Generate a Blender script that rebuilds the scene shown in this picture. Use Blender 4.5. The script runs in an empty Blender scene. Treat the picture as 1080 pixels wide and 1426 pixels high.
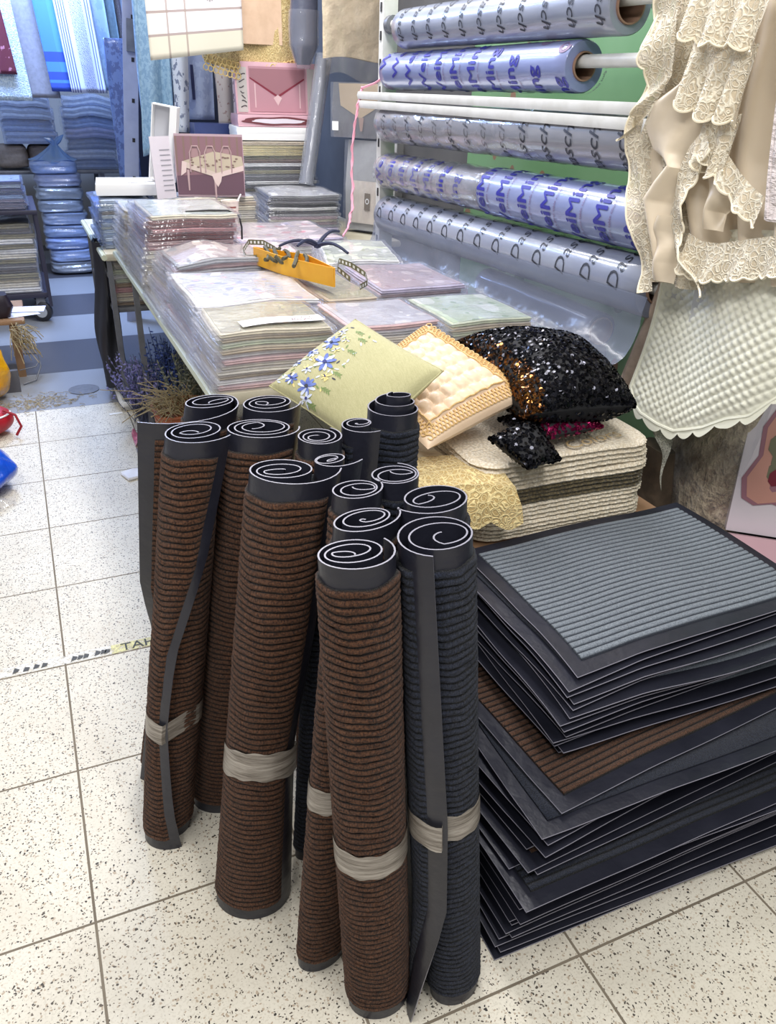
import bpy, math, random
import numpy as np
from mathutils import Vector, Matrix, noise
random.seed(11)
rng = np.random.default_rng(5)
SC = bpy.context.scene
COL = SC.collection
PI = math.pi
R = math.radians

# ------------------------------------------------------------------ mesh builder
class G:
    def __init__(s):
        s.v = []; s.f = []; s.m = []; s.uv = []
    def add(s, vs, fs, mi=0, uvs=None):
        b = len(s.v)
        s.v.extend([tuple(map(float, p)) for p in vs])
        s.uv.extend(uvs if uvs is not None else [(0.0, 0.0)] * len(vs))
        s.f.extend([tuple(b + i for i in f) for f in fs])
        s.m.extend([mi] * len(fs) if isinstance(mi, int) else mi)
        return b
    def grid(s, nu, nv, fn, cu=False, cv=False, mi=0, flip=False):
        vs = []; uvs = []
        for j in range(nv + (0 if cv else 1)):
            for i in range(nu + (0 if cu else 1)):
                u = i / nu; v = j / nv
                vs.append(fn(u, v)); uvs.append((u, v))
        W = nu + (0 if cu else 1); H = nv + (0 if cv else 1)
        fs = []
        for j in range(nv):
            for i in range(nu):
                a = j * W + i; b = j * W + (i + 1) % W
                c = ((j + 1) % H) * W + (i + 1) % W; d = ((j + 1) % H) * W + i
                fs.append((a, d, c, b) if flip else (a, b, c, d))
        s.add(vs, fs, mi, uvs)
    def slab(s, w, d, fb, ft, nx=6, ny=6, r=.003, tf=(0, 0, 0), rc=0.0, mi=0, ew=None, skew=0.0):
        """flat slab, edges rounded by r; fb/ft give bottom and top height at a world point"""
        ox, oy, rot = tf; c, sn = math.cos(rot), math.sin(rot)
        def loc(i, j, ins):
            x = (2 * i / nx - 1); y = (2 * j / ny - 1)
            X = x * w / 2; Y = y * d / 2
            if rc > 0:
                ax, ay = abs(X) - (w / 2 - rc), abs(Y) - (d / 2 - rc)
                if ax > 0 and ay > 0:
                    m = max(ax, ay) / math.hypot(ax, ay)
                    X = math.copysign(w / 2 - rc + ax * m, X); Y = math.copysign(d / 2 - rc + ay * m, Y)
            X *= (1 - 2 * ins / w); Y *= (1 - 2 * ins / d)
            X += skew * Y
            return ox + X * c - Y * sn, oy + X * sn + Y * c
        top = []; bot = []; uvs = []
        for j in range(ny + 1):
            for i in range(nx + 1):
                x, y = loc(i, j, r)
                zt, zb = ft(x, y), fb(x, y)
                top.append((x, y, zt)); bot.append((x, y, zb)); uvs.append((i / nx, j / ny))
        W = nx + 1
        fs = [(j * W + i, j * W + i + 1, (j + 1) * W + i + 1, (j + 1) * W + i) for j in range(ny) for i in range(nx)]
        ring = [(i, 0) for i in range(nx)] + [(nx, j) for j in range(ny)] + [(i, ny) for i in range(nx, 0, -1)] + [(0, j) for j in range(ny, 0, -1)]
        n = len(top)
        mid = []; muv = []
        for k, (i, j) in enumerate(ring):
            o = 0
            if ew: o = ew[0] * math.sin(k * ew[1])
            x, y = loc(i, j, -o)
            q = j * W + i
            mid.append((x, y, .5 * (top[q][2] + bot[q][2]))); muv.append((i / nx, j / ny))
        b = len(s.v)
        s.add(top + bot + mid, fs + [tuple(n + i for i in reversed(f)) for f in fs], mi, uvs + uvs + muv)
        m = len(ring)
        fs = []
        for k in range(m):
            k2 = (k + 1) % m
            a, a2 = ring[k][1] * W + ring[k][0], ring[k2][1] * W + ring[k2][0]
            fs.append((a2, a, 2 * n + k, 2 * n + k2)); fs.append((2 * n + k2, 2 * n + k, n + a, n + a2))
        s.f.extend([tuple(b + i for i in f) for f in fs]); s.m.extend([mi] * len(fs))
    def box(s, x0, x1, y0, y1, z0, z1, r=.002, mi=0, M=None):
        b = len(s.v)
        w, d = x1 - x0, y1 - y0
        s.slab(w, d, lambda x, y: z0, lambda x, y: z1, 1, 1, min(r, w / 3, d / 3), ((x0 + x1) / 2, (y0 + y1) / 2, 0), mi=mi)
        # replace single mid ring by straight side: push top/bottom rings
        if M is not None: s.xf(M, b)
    def cube(s, c, size, M=None, mi=0, uvf=None):
        x, y, z = [k / 2 for k in size]
        vs = [Vector((sx * x, sy * y, sz * z)) for sz in (-1, 1) for sy in (-1, 1) for sx in (-1, 1)]
        if M is not None: vs = [M @ p for p in vs]
        vs = [p + Vector(c) for p in vs]
        s.add(vs, [(0, 2, 3, 1), (4, 5, 7, 6), (0, 1, 5, 4), (2, 6, 7, 3), (0, 4, 6, 2), (1, 3, 7, 5)], mi)
    def tube(s, pts, r, n=8, mi=0, caps=True, closed=False):
        pts = [Vector(p) for p in pts]; N = len(pts); vs = []
        up = None
        for i, p in enumerate(pts):
            if closed: t = (pts[(i + 1) % N] - pts[i - 1])
            else: t = pts[min(i + 1, N - 1)] - pts[max(i - 1, 0)]
            t.normalize()
            if up is None: up = t.orthogonal().normalized()
            a = (up - t * up.dot(t))
            a = a.normalized() if a.length > 1e-6 else t.orthogonal().normalized()
            up = a; b = t.cross(a)
            rr = r[i] if isinstance(r, (list, tuple)) else r
            for k in range(n):
                an = 2 * PI * k / n
                vs.append(p + (a * math.cos(an) + b * math.sin(an)) * rr)
        fs = []
        for i in range(N if closed else N - 1):
            j = (i + 1) % N
            for k in range(n):
                k2 = (k + 1) % n
                fs.append((i * n + k, i * n + k2, j * n + k2, j * n + k))
        if caps and not closed:
            fs.append(tuple(range(n - 1, -1, -1))); fs.append(tuple((N - 1) * n + k for k in range(n)))
        s.add(vs, fs, mi)
    def lathe(s, prof, c, n=32, mi=0, M=None, cap=True):
        """prof: (radius, height) list"""
        vs = []
        for r_, h in prof:
            for k in range(n):
                a = 2 * PI * k / n
                vs.append(Vector((r_ * math.cos(a), r_ * math.sin(a), h)))
        if M is not None: vs = [M @ p for p in vs]
        vs = [p + Vector(c) for p in vs]
        fs = [(i * n + k, i * n + (k + 1) % n, (i + 1) * n + (k + 1) % n, (i + 1) * n + k) for i in range(len(prof) - 1) for k in range(n)]
        if cap:
            fs.append(tuple(range(n - 1, -1, -1))); fs.append(tuple((len(prof) - 1) * n + k for k in range(n)))
        s.add(vs, fs, mi)
    def poly(s, pts, mi=0, uvs=None):
        s.add(pts, [tuple(range(len(pts)))], mi, uvs)
    def xf(s, M, b=0):
        for i in range(b, len(s.v)): s.v[i] = tuple(M @ Vector(s.v[i]))

def obj(name, g, mats, parent=None, smooth=True, ang=40):
    me = bpy.data.meshes.new(name)
    me.from_pydata(g.v, [], g.f)
    ms = mats if isinstance(mats, (list, tuple)) else [mats]
    for m in ms: me.materials.append(m)
    me.polygons.foreach_set('material_index', np.array(g.m, dtype=np.int32))
    uvl = me.uv_layers.new(name='UVMap')
    idx = np.zeros(len(me.loops), dtype=np.int32); me.loops.foreach_get('vertex_index', idx)
    uvl.data.foreach_set('uv', np.array(g.uv, dtype=np.float32)[idx].ravel())
    me.polygons.foreach_set('use_smooth', np.full(len(me.polygons), smooth))
    if smooth: me.set_sharp_from_angle(angle=R(ang))
    me.update()
    o = bpy.data.objects.new(name, me); COL.objects.link(o)
    if parent: o.parent = parent
    return o

def tag(o, label, cat, group=None, kind=None):
    o['label'] = label; o['category'] = cat
    if group: o['group'] = group
    if kind: o['kind'] = kind
    return o
ROOTS = []
def thing(name, label, cat, group=None):
    o = bpy.data.objects.new(name, None); COL.objects.link(o); o.empty_display_size = .05
    tag(o, label, cat, group); ROOTS.append(o); return o
def single(name, g, mats, label, cat, group=None, smooth=True, ang=40, kind=None):
    o = obj(name, g, mats, None, smooth, ang); tag(o, label, cat, group, kind); ROOTS.append(o); return o
def struct(name, g, mats, smooth=False):
    o = obj(name, g, mats, None, smooth); o['kind'] = 'structure'; return o
def kids(o):
    out = []
    for c in o.children: out.append(c); out += kids(c)
    return out
def finish():
    """put every thing's origin at the middle of its base"""
    for o in ROOTS:
        ms = ([o] if o.type == 'MESH' else []) + [k for k in kids(o) if k.type == 'MESH']
        if not ms: continue
        co = np.concatenate([np.array([v.co for v in m.data.vertices]) for m in ms if len(m.data.vertices)])
        lo, hi = co.min(0), co.max(0)
        p = Vector(((lo[0] + hi[0]) / 2, (lo[1] + hi[1]) / 2, lo[2]))
        for m in ms: m.data.transform(Matrix.Translation(-p))
        o.location = p

def nz(x, y=0, z=0): return noise.noise(Vector((x, y, z)))
def lerp(a, b, t): return a + (b - a) * t
def poly_at(pts, t):
    """point on a polyline at 0..1 (by index)"""
    n = len(pts) - 1; k = min(int(t * n), n - 1); f = t * n - k
    return tuple(lerp(pts[k][i], pts[k + 1][i], f) for i in range(len(pts[0])))
ORD = ['topmost', 'second', 'third', 'fourth', 'fifth', 'sixth', 'seventh', 'eighth', 'ninth', 'tenth', 'eleventh', 'twelfth', 'thirteenth', 'fourteenth', 'fifteenth', 'sixteenth', 'seventeenth', 'eighteenth', 'nineteenth', 'twentieth', 'twenty-first', 'twenty-second', 'twenty-third', 'twenty-fourth', 'twenty-fifth', 'twenty-sixth']
def nth(k, n):
    if k == 0: return 'topmost'
    if k == n - 1: return 'lowest'
    return ORD[k] + ' from the top'

# ------------------------------------------------------------------ materials
def srgb(r, g=None, b=None):
    if g is None: r, g, b = r
    f = lambda c: (c / 255 / 12.92) if c / 255 <= .04045 else ((c / 255 + .055) / 1.055) ** 2.4
    return (f(r), f(g), f(b), 1)
class NT:
    def __init__(s, name):
        s.mat = bpy.data.materials.new(name); s.mat.use_nodes = True
        s.nt = s.mat.node_tree; s.nt.nodes.clear()
        s.out = s.nt.nodes.new('ShaderNodeOutputMaterial')
    def n(s, typ, ins=None, **props):
        nd = s.nt.nodes.new('ShaderNode' + typ)
        for k, v in props.items(): setattr(nd, k, v)
        for k, v in (ins or {}).items():
            sock = nd.inputs[k]
            if hasattr(v, 'bl_idname') and 'Socket' in v.bl_idname: s.nt.links.new(v, sock)
            else: sock.default_value = v
        return nd
    def link(s, a, b): s.nt.links.new(a, b)
    def math(s, op, a, b=None, c=None):
        nd = s.nt.nodes.new('ShaderNodeMath'); nd.operation = op
        for i, v in enumerate((a, b, c)):
            if v is None: continue
            if hasattr(v, 'bl_idname'): s.nt.links.new(v, nd.inputs[i])
            else: nd.inputs[i].default_value = v
        return nd.outputs[0]
    def mix(s, f, a, b):
        nd = s.nt.nodes.new('ShaderNodeMix'); nd.data_type = 'RGBA'
        for i, v in ((0, f), (6, a), (7, b)):
            if hasattr(v, 'bl_idname'): s.nt.links.new(v, nd.inputs[i])
            else: nd.inputs[i].default_value = v
        return nd.outputs[2]
    def ramp(s, f, stops, interp='LINEAR'):
        nd = s.nt.nodes.new('ShaderNodeValToRGB'); s.nt.links.new(f, nd.inputs[0])
        cr = nd.color_ramp; cr.interpolation = interp
        while len(cr.elements) < len(stops): cr.elements.new(.5)
        for e, (p, c) in zip(cr.elements, stops): e.position = p; e.color = c if len(c) == 4 else (*c, 1)
        return nd.outputs[0]
    def tex(s, kind='Object'): return s.n('TexCoord').outputs[kind]
    def mapping(s, vec, scale=(1, 1, 1), rot=(0, 0, 0), loc=(0, 0, 0)):
        return s.n('Mapping', {'Vector': vec, 'Scale': scale, 'Rotation': rot, 'Location': loc}).outputs[0]
    def noise(s, vec, scale, detail=3, rough=.55, out=0):
        return s.n('TexNoise', {'Vector': vec, 'Scale': scale, 'Detail': detail, 'Roughness': rough}).outputs[out]
    def vor(s, vec, scale, feature='F1', out='Distance', rnd=1.0, dim='3D'):
        return s.n('TexVoronoi', {'Vector': vec, 'Scale': scale, 'Randomness': rnd}, feature=feature, voronoi_dimensions=dim).outputs[out]
    def bump(s, h, strength=.3, dist=.01):
        return s.n('Bump', {'Height': h, 'Strength': strength, 'Distance': dist}).outputs[0]
    def bsdf(s, col, rough=.6, metal=0., spec=.5, coat=0., normal=None, alpha=None, sheen=0., cnorm=None):
        ins = {'Base Color': col, 'Roughness': rough, 'Metallic': metal, 'Specular IOR Level': spec, 'Coat Weight': coat, 'Coat Roughness': .12, 'Sheen Weight': sheen}
        if normal is not None: ins['Normal'] = normal
        if cnorm is not None: ins['Coat Normal'] = cnorm
        if alpha is not None: ins['Alpha'] = alpha
        p = s.n('BsdfPrincipled', ins); s.link(p.outputs[0], s.out.inputs[0]); return p
def basic(name, col, rough=.6, col2=None, scale=20, bump=0, bscale=120, bdist=.003, coat=0, metal=0, spec=.5, sheen=0, detail=3):
    t = NT(name); vec = t.tex()
    c = srgb(col)
    if col2 is not None:
        f = t.math('MULTIPLY_ADD', t.noise(vec, scale, detail), 2.2, -.6)
        f = t.n('Clamp', {'Value': f}).outputs[0]
        c = t.mix(f, srgb(col), srgb(col2))
    nrm = t.bump(t.noise(vec, bscale, 4), bump, bdist) if bump else None
    t.bsdf(c, rough, metal, spec, coat, nrm, sheen=sheen)
    return t.mat
def film_mat(name, tint=(252, 252, 254), rough=.12, wr=25, strength=.5, haze=.06, hazecol=(225, 228, 238), dist=.006, gloss=1.):
    """thin clear plastic: transparent with a crinkled glossy face and a little milkiness"""
    t = NT(name); vec = t.tex()
    nrm = t.bump(t.noise(vec, wr, 3, .6), strength, dist)
    tr = t.n('BsdfTransparent', {'Color': srgb(tint)})
    gl = t.n('BsdfGlossy', {'Color': (1, 1, 1, 1), 'Roughness': rough, 'Normal': nrm})
    di = t.n('BsdfDiffuse', {'Color': srgb(hazecol)})
    lw = t.n('LayerWeight', {'Blend': .5, 'Normal': nrm}).outputs['Facing']
    a = t.n('MixShader', {'Fac': haze}); t.link(tr.outputs[0], a.inputs[1]); t.link(di.outputs[0], a.inputs[2])
    f2 = t.math('MINIMUM', t.math('MULTIPLY_ADD', t.math('POWER', lw, 4.), .75 * gloss, .055 * gloss), .6 * gloss)
    m = t.n('MixShader', {'Fac': f2}); t.link(a.outputs[0], m.inputs[1]); t.link(gl.outputs[0], m.inputs[2])
    t.link(m.outputs[0], t.out.inputs[0])
    return t.mat

def terrazzo():
    t = NT('terrazzo tiles'); vec = t.tex()
    sp = t.n('SeparateXYZ', {'Vector': vec})
    warp = t.n('VectorMath', {0: vec, 1: t.n('VectorMath', {0: t.noise(vec, 90, 2, out=1), 'Scale': .012}, operation='SCALE').outputs[0]}, operation='ADD').outputs[0]
    base = t.mix(t.noise(vec, 6, 4), srgb(225, 219, 204), srgb(208, 201, 185))
    base = t.mix(t.math('GREATER_THAN', t.noise(vec, 210, 2), .56), base, srgb(205, 198, 182))
    def specks(scale, thr, dist, col, cur):
        d = t.vor(warp, scale); cc = t.n('SeparateColor', {0: t.vor(warp, scale, out='Color')}).outputs[0]
        f = t.math('MULTIPLY', t.math('GREATER_THAN', cc, thr), t.math('LESS_THAN', d, dist))
        return t.mix(f, cur, col)
    c = specks(140, .66, .32, srgb(176, 160, 140), base)
    c = specks(205, .72, .34, srgb(80, 70, 62), c)
    c = specks(135, .80, .29, srgb(50, 46, 44), c)
    def seam(s):
        f = t.math('FRACT', t.math('ADD', t.math('DIVIDE', s, .4), 100.5))
        return t.math('LESS_THAN', t.math('ABSOLUTE', t.math('SUBTRACT', f, .5)), .0062)
    k = t.math('MAXIMUM', seam(sp.outputs[0]), seam(sp.outputs[1]))
    c = t.mix(k, c, srgb(112, 102, 88))
    dirt = t.n('Clamp', {'Value': t.math('MULTIPLY_ADD', t.noise(vec, 3.2, 5, .65), 2.4, -1.05)}).outputs[0]
    c = t.mix(t.math('MULTIPLY', dirt, .42), c, srgb(170, 158, 138))
    t.bsdf(c, t.math('MULTIPLY_ADD', k, .3, .52), spec=.35, normal=t.bump(t.math('SUBTRACT', 1., k), .4, .002))
    return t.mat
def granite(name, a, b, s=260):
    t = NT(name); vec = t.tex()
    f = t.noise(vec, s, 4, .7)
    c = t.mix(t.n('Clamp', {'Value': t.math('MULTIPLY_ADD', f, 3, -1.)}).outputs[0], srgb(a), srgb(b))
    t.bsdf(c, .38, spec=.45); return t.mat

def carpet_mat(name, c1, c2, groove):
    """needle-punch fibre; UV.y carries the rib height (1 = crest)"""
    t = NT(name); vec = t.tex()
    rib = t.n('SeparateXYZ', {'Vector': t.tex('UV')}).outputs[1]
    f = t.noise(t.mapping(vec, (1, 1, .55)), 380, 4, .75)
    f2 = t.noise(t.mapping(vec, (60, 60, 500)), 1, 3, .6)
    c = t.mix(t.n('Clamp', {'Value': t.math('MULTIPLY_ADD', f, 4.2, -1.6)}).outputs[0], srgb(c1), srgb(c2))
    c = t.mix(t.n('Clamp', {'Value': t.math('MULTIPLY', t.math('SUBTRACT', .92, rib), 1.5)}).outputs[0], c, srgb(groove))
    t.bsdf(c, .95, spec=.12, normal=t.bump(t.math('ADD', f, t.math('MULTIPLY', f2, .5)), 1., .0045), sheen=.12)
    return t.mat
RUBBER = basic('black rubber', (31, 32, 42), .36, (42, 43, 54), 8, bump=.35, bscale=14, bdist=.012, spec=.5)
RUBBER_EDGE_GLINT = basic('cut rubber edge with painted glint', (132, 130, 142), .4)  # pale grey paints the light caught by cut edges into the colour
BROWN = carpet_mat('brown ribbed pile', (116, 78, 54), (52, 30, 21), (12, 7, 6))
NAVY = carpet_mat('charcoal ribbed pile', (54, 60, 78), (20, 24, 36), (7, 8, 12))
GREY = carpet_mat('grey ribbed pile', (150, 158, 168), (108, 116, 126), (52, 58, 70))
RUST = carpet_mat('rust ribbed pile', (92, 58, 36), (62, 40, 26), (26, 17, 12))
def tape_mat():
    t = NT('milky packing tape'); vec = t.tex()
    f = t.noise(t.mapping(vec, (14, 14, 190)), 1, 4, .7)
    c = t.mix(t.n('Clamp', {'Value': t.math('MULTIPLY_ADD', f, 3, -1.)}).outputs[0], srgb(96, 86, 76), srgb(186, 178, 168))
    t.bsdf(c, .28, spec=.6, alpha=.86, normal=t.bump(f, .5, .003)); return t.mat
TAPE = tape_mat()

# ------------------------------------------------------------------ the room
g = G(); g.poly([(-3, -2.5, 0), (4, -2.5, 0), (4, 2.8, 0), (-3, 2.8, 0)])
yb = [2.8, 3.36, 3.97, 4.57, 5.18, 5.78, 6.4, 7.0, 7.4]
for k in range(len(yb) - 1):
    g.poly([(-3, yb[k], 0), (4, yb[k], 0), (4, yb[k + 1], 0), (-3, yb[k + 1], 0)], 1 + k % 2)
struct('floor', g, [terrazzo(), granite('pale granite', (158, 160, 164), (130, 132, 138)), granite('dark granite', (88, 88, 94), (66, 66, 73))])
WALL = basic('painted plaster', (178, 176, 172), .8, (166, 164, 160), 3)
g = G(); g.box(-3, 4, 7.3, 7.42, 0, 3.0); struct('wall_back', g, WALL)
g = G(); g.box(1.86, 1.98, -2.5, 7.3, 0, 3.0); struct('wall_right', g, basic('grey plaster', (88, 88, 90), .8, (72, 72, 75), 4))
g = G(); g.box(-2.6, -2.48, -2.5, 7.3, 0, 3.0); struct('wall_left', g, WALL)

# ------------------------------------------------------------------ rolled doormats
def smooth01(x): x = np.clip(x, 0, 1); return x * x * (3 - 2 * x)
def mat_roll(label, base, top, ro, phi_end, pile, d=1, turns=2.7, ri=.014, L=.9, ends=((0, 0), (1, 0)), flare=((0, 0), (1, 0)), tape=None,
             cone=0., squash=(1, 1, 0), stail=True, rbot=None, border=.026, bend=0., wide=False, ph=0., ribs=True, tl=''):
    root = thing('rolled_doormat', label, 'doormat', 'rolled ribbed doormats standing on the floor')
    rs = random.Random(len(ROOTS) * 7); ph = rs.uniform(0, 6.28); sq_in = rs.uniform(.15, .55)
    n = int(turns * 34)
    u = np.linspace(0, 1, n)
    rb = rbot or ro * 1.06
    ez = np.array(ends); fz = np.array(flare)
    def section(zn, uu, off):
        """2-D curve of the sheet at relative height zn, pushed out by off"""
        dl = np.interp(zn, ez[:, 0], ez[:, 1]); fl = np.interp(zn, fz[:, 0], fz[:, 1])
        R_ = rb + (ro - rb) * zn
        ph_ = R(phi_end) - d * 2 * PI * turns * (1 - uu) + d * R(dl) * smooth01((uu - .62) / .38)
        rr = ri + (R_ - ri) * uu ** .92
        rr = rr + .0012 * np.sin(ph_ * 2 + ph) * uu
        rr = rr + fl * np.clip((uu - (1 - .16)) / .16, 0, 1) ** 1.7
        x = rr * np.cos(ph_); y = rr * np.sin(ph_)
        wi = (1 - uu) ** 1.2
        y = y * (1 - sq_in * wi); x = x * (1 + .25 * sq_in * wi)
        x, y = x + .009 * wi * math.cos(ph), y + .009 * wi * math.sin(ph)
        if stail:
            k = uu < 3.0 / turns * .09
            if k.any():
                uc = uu[k] / max(uu[k].max(), 1e-6)
                x[k] *= np.sign(uc - .35) * np.abs(uc - .35) / .65 * .9 + .1
                y[k] *= np.sign(uc - .35) * np.abs(uc - .35) / .65 * .9 + .1
        ca, sa = math.cos(R(squash[2])), math.sin(R(squash[2]))
        xr, yr = (x * ca + y * sa) * squash[0], (-x * sa + y * ca) * squash[1]
        x, y = xr * ca - yr * sa, xr * sa + yr * ca
        tx, ty = np.gradient(x), np.gradient(y); ll = np.hypot(tx, ty) + 1e-9
        nx, ny = ty / ll * d, -tx / ll * d
        return x + nx * off, y + ny * off
    def axis(zn):
        b = math.sin(PI * zn) * bend
        return base[0] + (top[0] - base[0]) * zn + b, base[1] + (top[1] - base[1]) * zn
    zs = np.concatenate([[0, .03], np.linspace(.1, .9, 13), [.97, 1.0]])
    T = .0011
    def rows(off):
        out = []
        for zn in zs:
            x, y = section(zn, u, off); ax, ay = axis(zn)
            zz = zn * L + cone * (1 - u) * zn
            out.append(np.stack([x + ax, y + ay, zz], 1))
        return np.array(out)
    A = rows(T); B = rows(-T)
    g = G(); nr = len(zs)
    vs = np.concatenate([A.reshape(-1, 3), B.reshape(-1, 3)])
    fs = []; mi = []
    nb = nr * n
    for j in range(nr - 1):
        for i in range(n - 1):
            a = j * n + i
            q = (a, a + 1, a + n + 1, a + n); q2 = (nb + a, nb + a + n, nb + a + n + 1, nb + a + 1)
            if d < 0: q = q[::-1]; q2 = q2[::-1]
            fs += [q, q2]; mi += [0, 0]
    tj = (nr - 1) * n
    for i in range(n - 1):
        fs.append((tj + i, tj + i + 1, nb + tj + i + 1, nb + tj + i)); mi.append(1)
        fs.append((i, nb + i, nb + i + 1, i + 1)); mi.append(1)
    for j in range(nr - 1):
        a = j * n + n - 1; fs.append((a, nb + a, nb + a + n, a + n)); mi.append(1)
    g.add(list(vs), fs, mi)
    obj('rubber_backing', g, [RUBBER, RUBBER_EDGE_GLINT], root, True, 35)
    # carpet on the outside of the last turn and a bit
    b1 = border / (2 * PI * ro) / turns
    u1 = 1 - b1; u0 = max(1 - 1.42 / turns, .02)
    nc = 56
    uc = np.linspace(u0, u1, nc)
    pitch = .0114; nrib = int((L - .056) / pitch)
    per = 6
    zz = .028 + np.arange(nrib * per + 1) / (nrib * per) * (L - .056)
    prof = np.abs(np.sin(np.arange(nrib * per + 1) / per * PI)) ** .45
    jit = np.random.default_rng(len(ROOTS)).normal(0, 1, (97, nc))
    vs = []; uvs = []
    for k, z in enumerate(zz):
        zn = z / L
        x, y = section(zn, uc, T + .0026 + .0020 * prof[k] + .0005 * jit[k % 97])
        if k in (0, len(zz) - 1): x, y = section(zn, uc, T * .8)
        ax, ay = axis(zn)
        wv = (.0012 * np.sin(uc * 40 + z * 9) + .0013 * np.sin(uc * 91 + z * 31 + ph)) * min(1, k / 3)
        e = np.ones(nc); e[0] = e[-1] = 0
        xi, yi = section(zn, uc, T * .8)
        X = np.where(e > 0, x, xi) + ax; Y = np.where(e > 0, y, yi) + ay
        Z = z + wv + cone * (1 - uc) * zn
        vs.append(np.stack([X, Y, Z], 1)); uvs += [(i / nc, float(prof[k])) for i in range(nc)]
    vs = np.concatenate(vs)
    fs = []
    for j in range(len(zz) - 1):
        for i in range(nc - 1):
            a = j * nc + i; q = (a, a + 1, a + nc + 1, a + nc)
            fs.append(q if d > 0 else q[::-1])
    g = G(); g.add(list(vs), fs, 0, uvs)
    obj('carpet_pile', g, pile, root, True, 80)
    if tape:
        z0, z1, tilt = tape
        g = G()
        def fn(a, v):
            z = lerp(z0, z1, v); zn = z / L
            x, y = section(zn, np.linspace(max(0, 1 - 1 / turns), 1, 49)[:48], T + .0062)
            ax, ay = axis(zn)
            k = int(round(a * 48)) % 48
            r_ = np.hypot(x, y); 
            an = np.arctan2(y[k], x[k]); rm = r_[k]
            return (ax + rm * math.cos(an), ay + rm * math.sin(an), z + tilt * math.cos(an - R(250)) + .002 * math.sin(an * 9))
        g.grid(48, 6, fn, cu=True, flip=d < 0)
        tp = obj('packing_tape', g, TAPE, root); tp['label'] = 'milky clear tape band'
    return root
# ---- the fifteen rolls (base x,y / top x,y in metres)
mat_roll('brown roll nearest the aisle, wavy loose edge down its front and clear tape low down', (.165, .165), (.287, .115), .0475, 322, BROWN, turns=2.6, ri=.017,
         ends=((0, -38), (.12, -58), (.35, -80), (.55, -72), (.75, -28), (1, 0)), flare=((0, .012), (.3, .006), (.45, .010), (.65, .002), (1, .011)), tape=(.30, .348, -.006), squash=(1.05, .95, 20), border=.015)
mat_roll('brown roll hidden behind the aisle-side roll, its dark rubber-bordered flap standing out to the left', (.175, .345), (.335, .236), .046, 205, BROWN, d=-1, turns=2.7, ri=.02,
         ends=((0, 0), (1, 0)), flare=((0, .0), (.45, .004), (.62, .05), (1, .085)), squash=(1.06, .94, 0), border=.010)
mat_roll('brown roll at the back of the group in front of the green flowered cushion', (.36, .26), (.428, .198), .0455, 350, BROWN, turns=2.8, ri=.018, flare=((0, 0), (.6, .002), (1, .010)), squash=(1, 1, 0))
mat_roll('wide brown roll behind the aisle-side roll, oval spiral top with a ragged edge', (.275, .205), (.384, .094), .048, 352, BROWN, turns=3.0, ri=.022, flare=((0, 0), (1, .008)), squash=(1.16, .86, 150))
mat_roll('thick brown roll in the middle front with a black flap hanging open on its right', (.268, -.048), (.376, -.068), .0485, 345, BROWN, turns=2.8, ri=.014, tape=(.335, .395, .016),
         ends=((0, 0), (.4, -8), (1, 0)), flare=((0, .03), (.3, .012), (.45, .004), (.6, .012), (1, .026)), squash=(1.1, .92, 150))
mat_roll('small brown roll with a tight black spiral top just below the green cushion', (.45, .06), (.463, .033), .037, 40, BROWN, turns=3.0, ri=.010)
mat_roll('slim black roll with a hanging rubber flap beside the tall charcoal roll', (.515, .10), (.537, .060), .026, 300, NAVY, turns=2.4, ri=.012, flare=((0, .0), (.5, .01), (1, .024)))
mat_roll('tall charcoal roll whose inner turns rise like a cone under the peach cushion', (.60, .11), (.612, .092), .0495, 120, NAVY, turns=3.0, ri=.018, cone=.035)
mat_roll('thin charcoal roll with crumpled grey rubber top squeezed behind the thick brown roll', (.415, .0), (.452, -.058), .024, 330, NAVY, turns=2.4, ri=.011, flare=((0, 0), (.7, .004), (1, .020)), squash=(1.15, .85, 20))
mat_roll('short-looking brown roll with a deep hollow black top in the middle of the group', (.425, -.10), (.447, -.160), .034, 30, BROWN, turns=2.4, ri=.016, flare=((0, 0), (1, .008)), squash=(1.08, .92, 0))
mat_roll('charcoal roll with smooth black rubber top behind the pair of front charcoal rolls', (.52, -.10), (.517, -.135), .036, 60, NAVY, turns=2.4, ri=.02, squash=(1.05, .95, 0))
mat_roll('charcoal roll with a broad black rim standing directly behind the taped charcoal roll', (.575, -.24), (.538, -.220), .0465, 196, NAVY, d=-1, turns=2.3, ri=.022, flare=((0, 0), (1, .012)), squash=(1.08, .92, 0))
mat_roll('brown roll half hidden behind the front brown roll, taped near the middle', (.365, -.215), (.425, -.245), .039, 15, BROWN, turns=2.6, ri=.016, tape=(.405, .455, 0), flare=((0, 0), (1, .010)), squash=(1.14, .8, 10))
mat_roll('front brown roll closest to the camera with a wide band of clear tape', (.432, -.322), (.385, -.318), .0435, 25, BROWN, turns=2.9, ri=.013, tape=(.375, .425, -.008), rbot=.051, squash=(1.06, .94, 0), flare=((0, 0), (1, .005)))
mat_roll('front charcoal roll with a rubber border strip down its face and clear tape', (.560, -.352), (.496, -.312), .0505, 243, NAVY, turns=2.2, ri=.026, tape=(.41, .46, 0),
         ends=((0, -42), (.13, -28), (.3, 2), (.5, 8), (1, 0)), flare=((0, .040), (.12, .024), (.3, .006), (1, .002)), rbot=.055, squash=(1.06, .94, 20))

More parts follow.
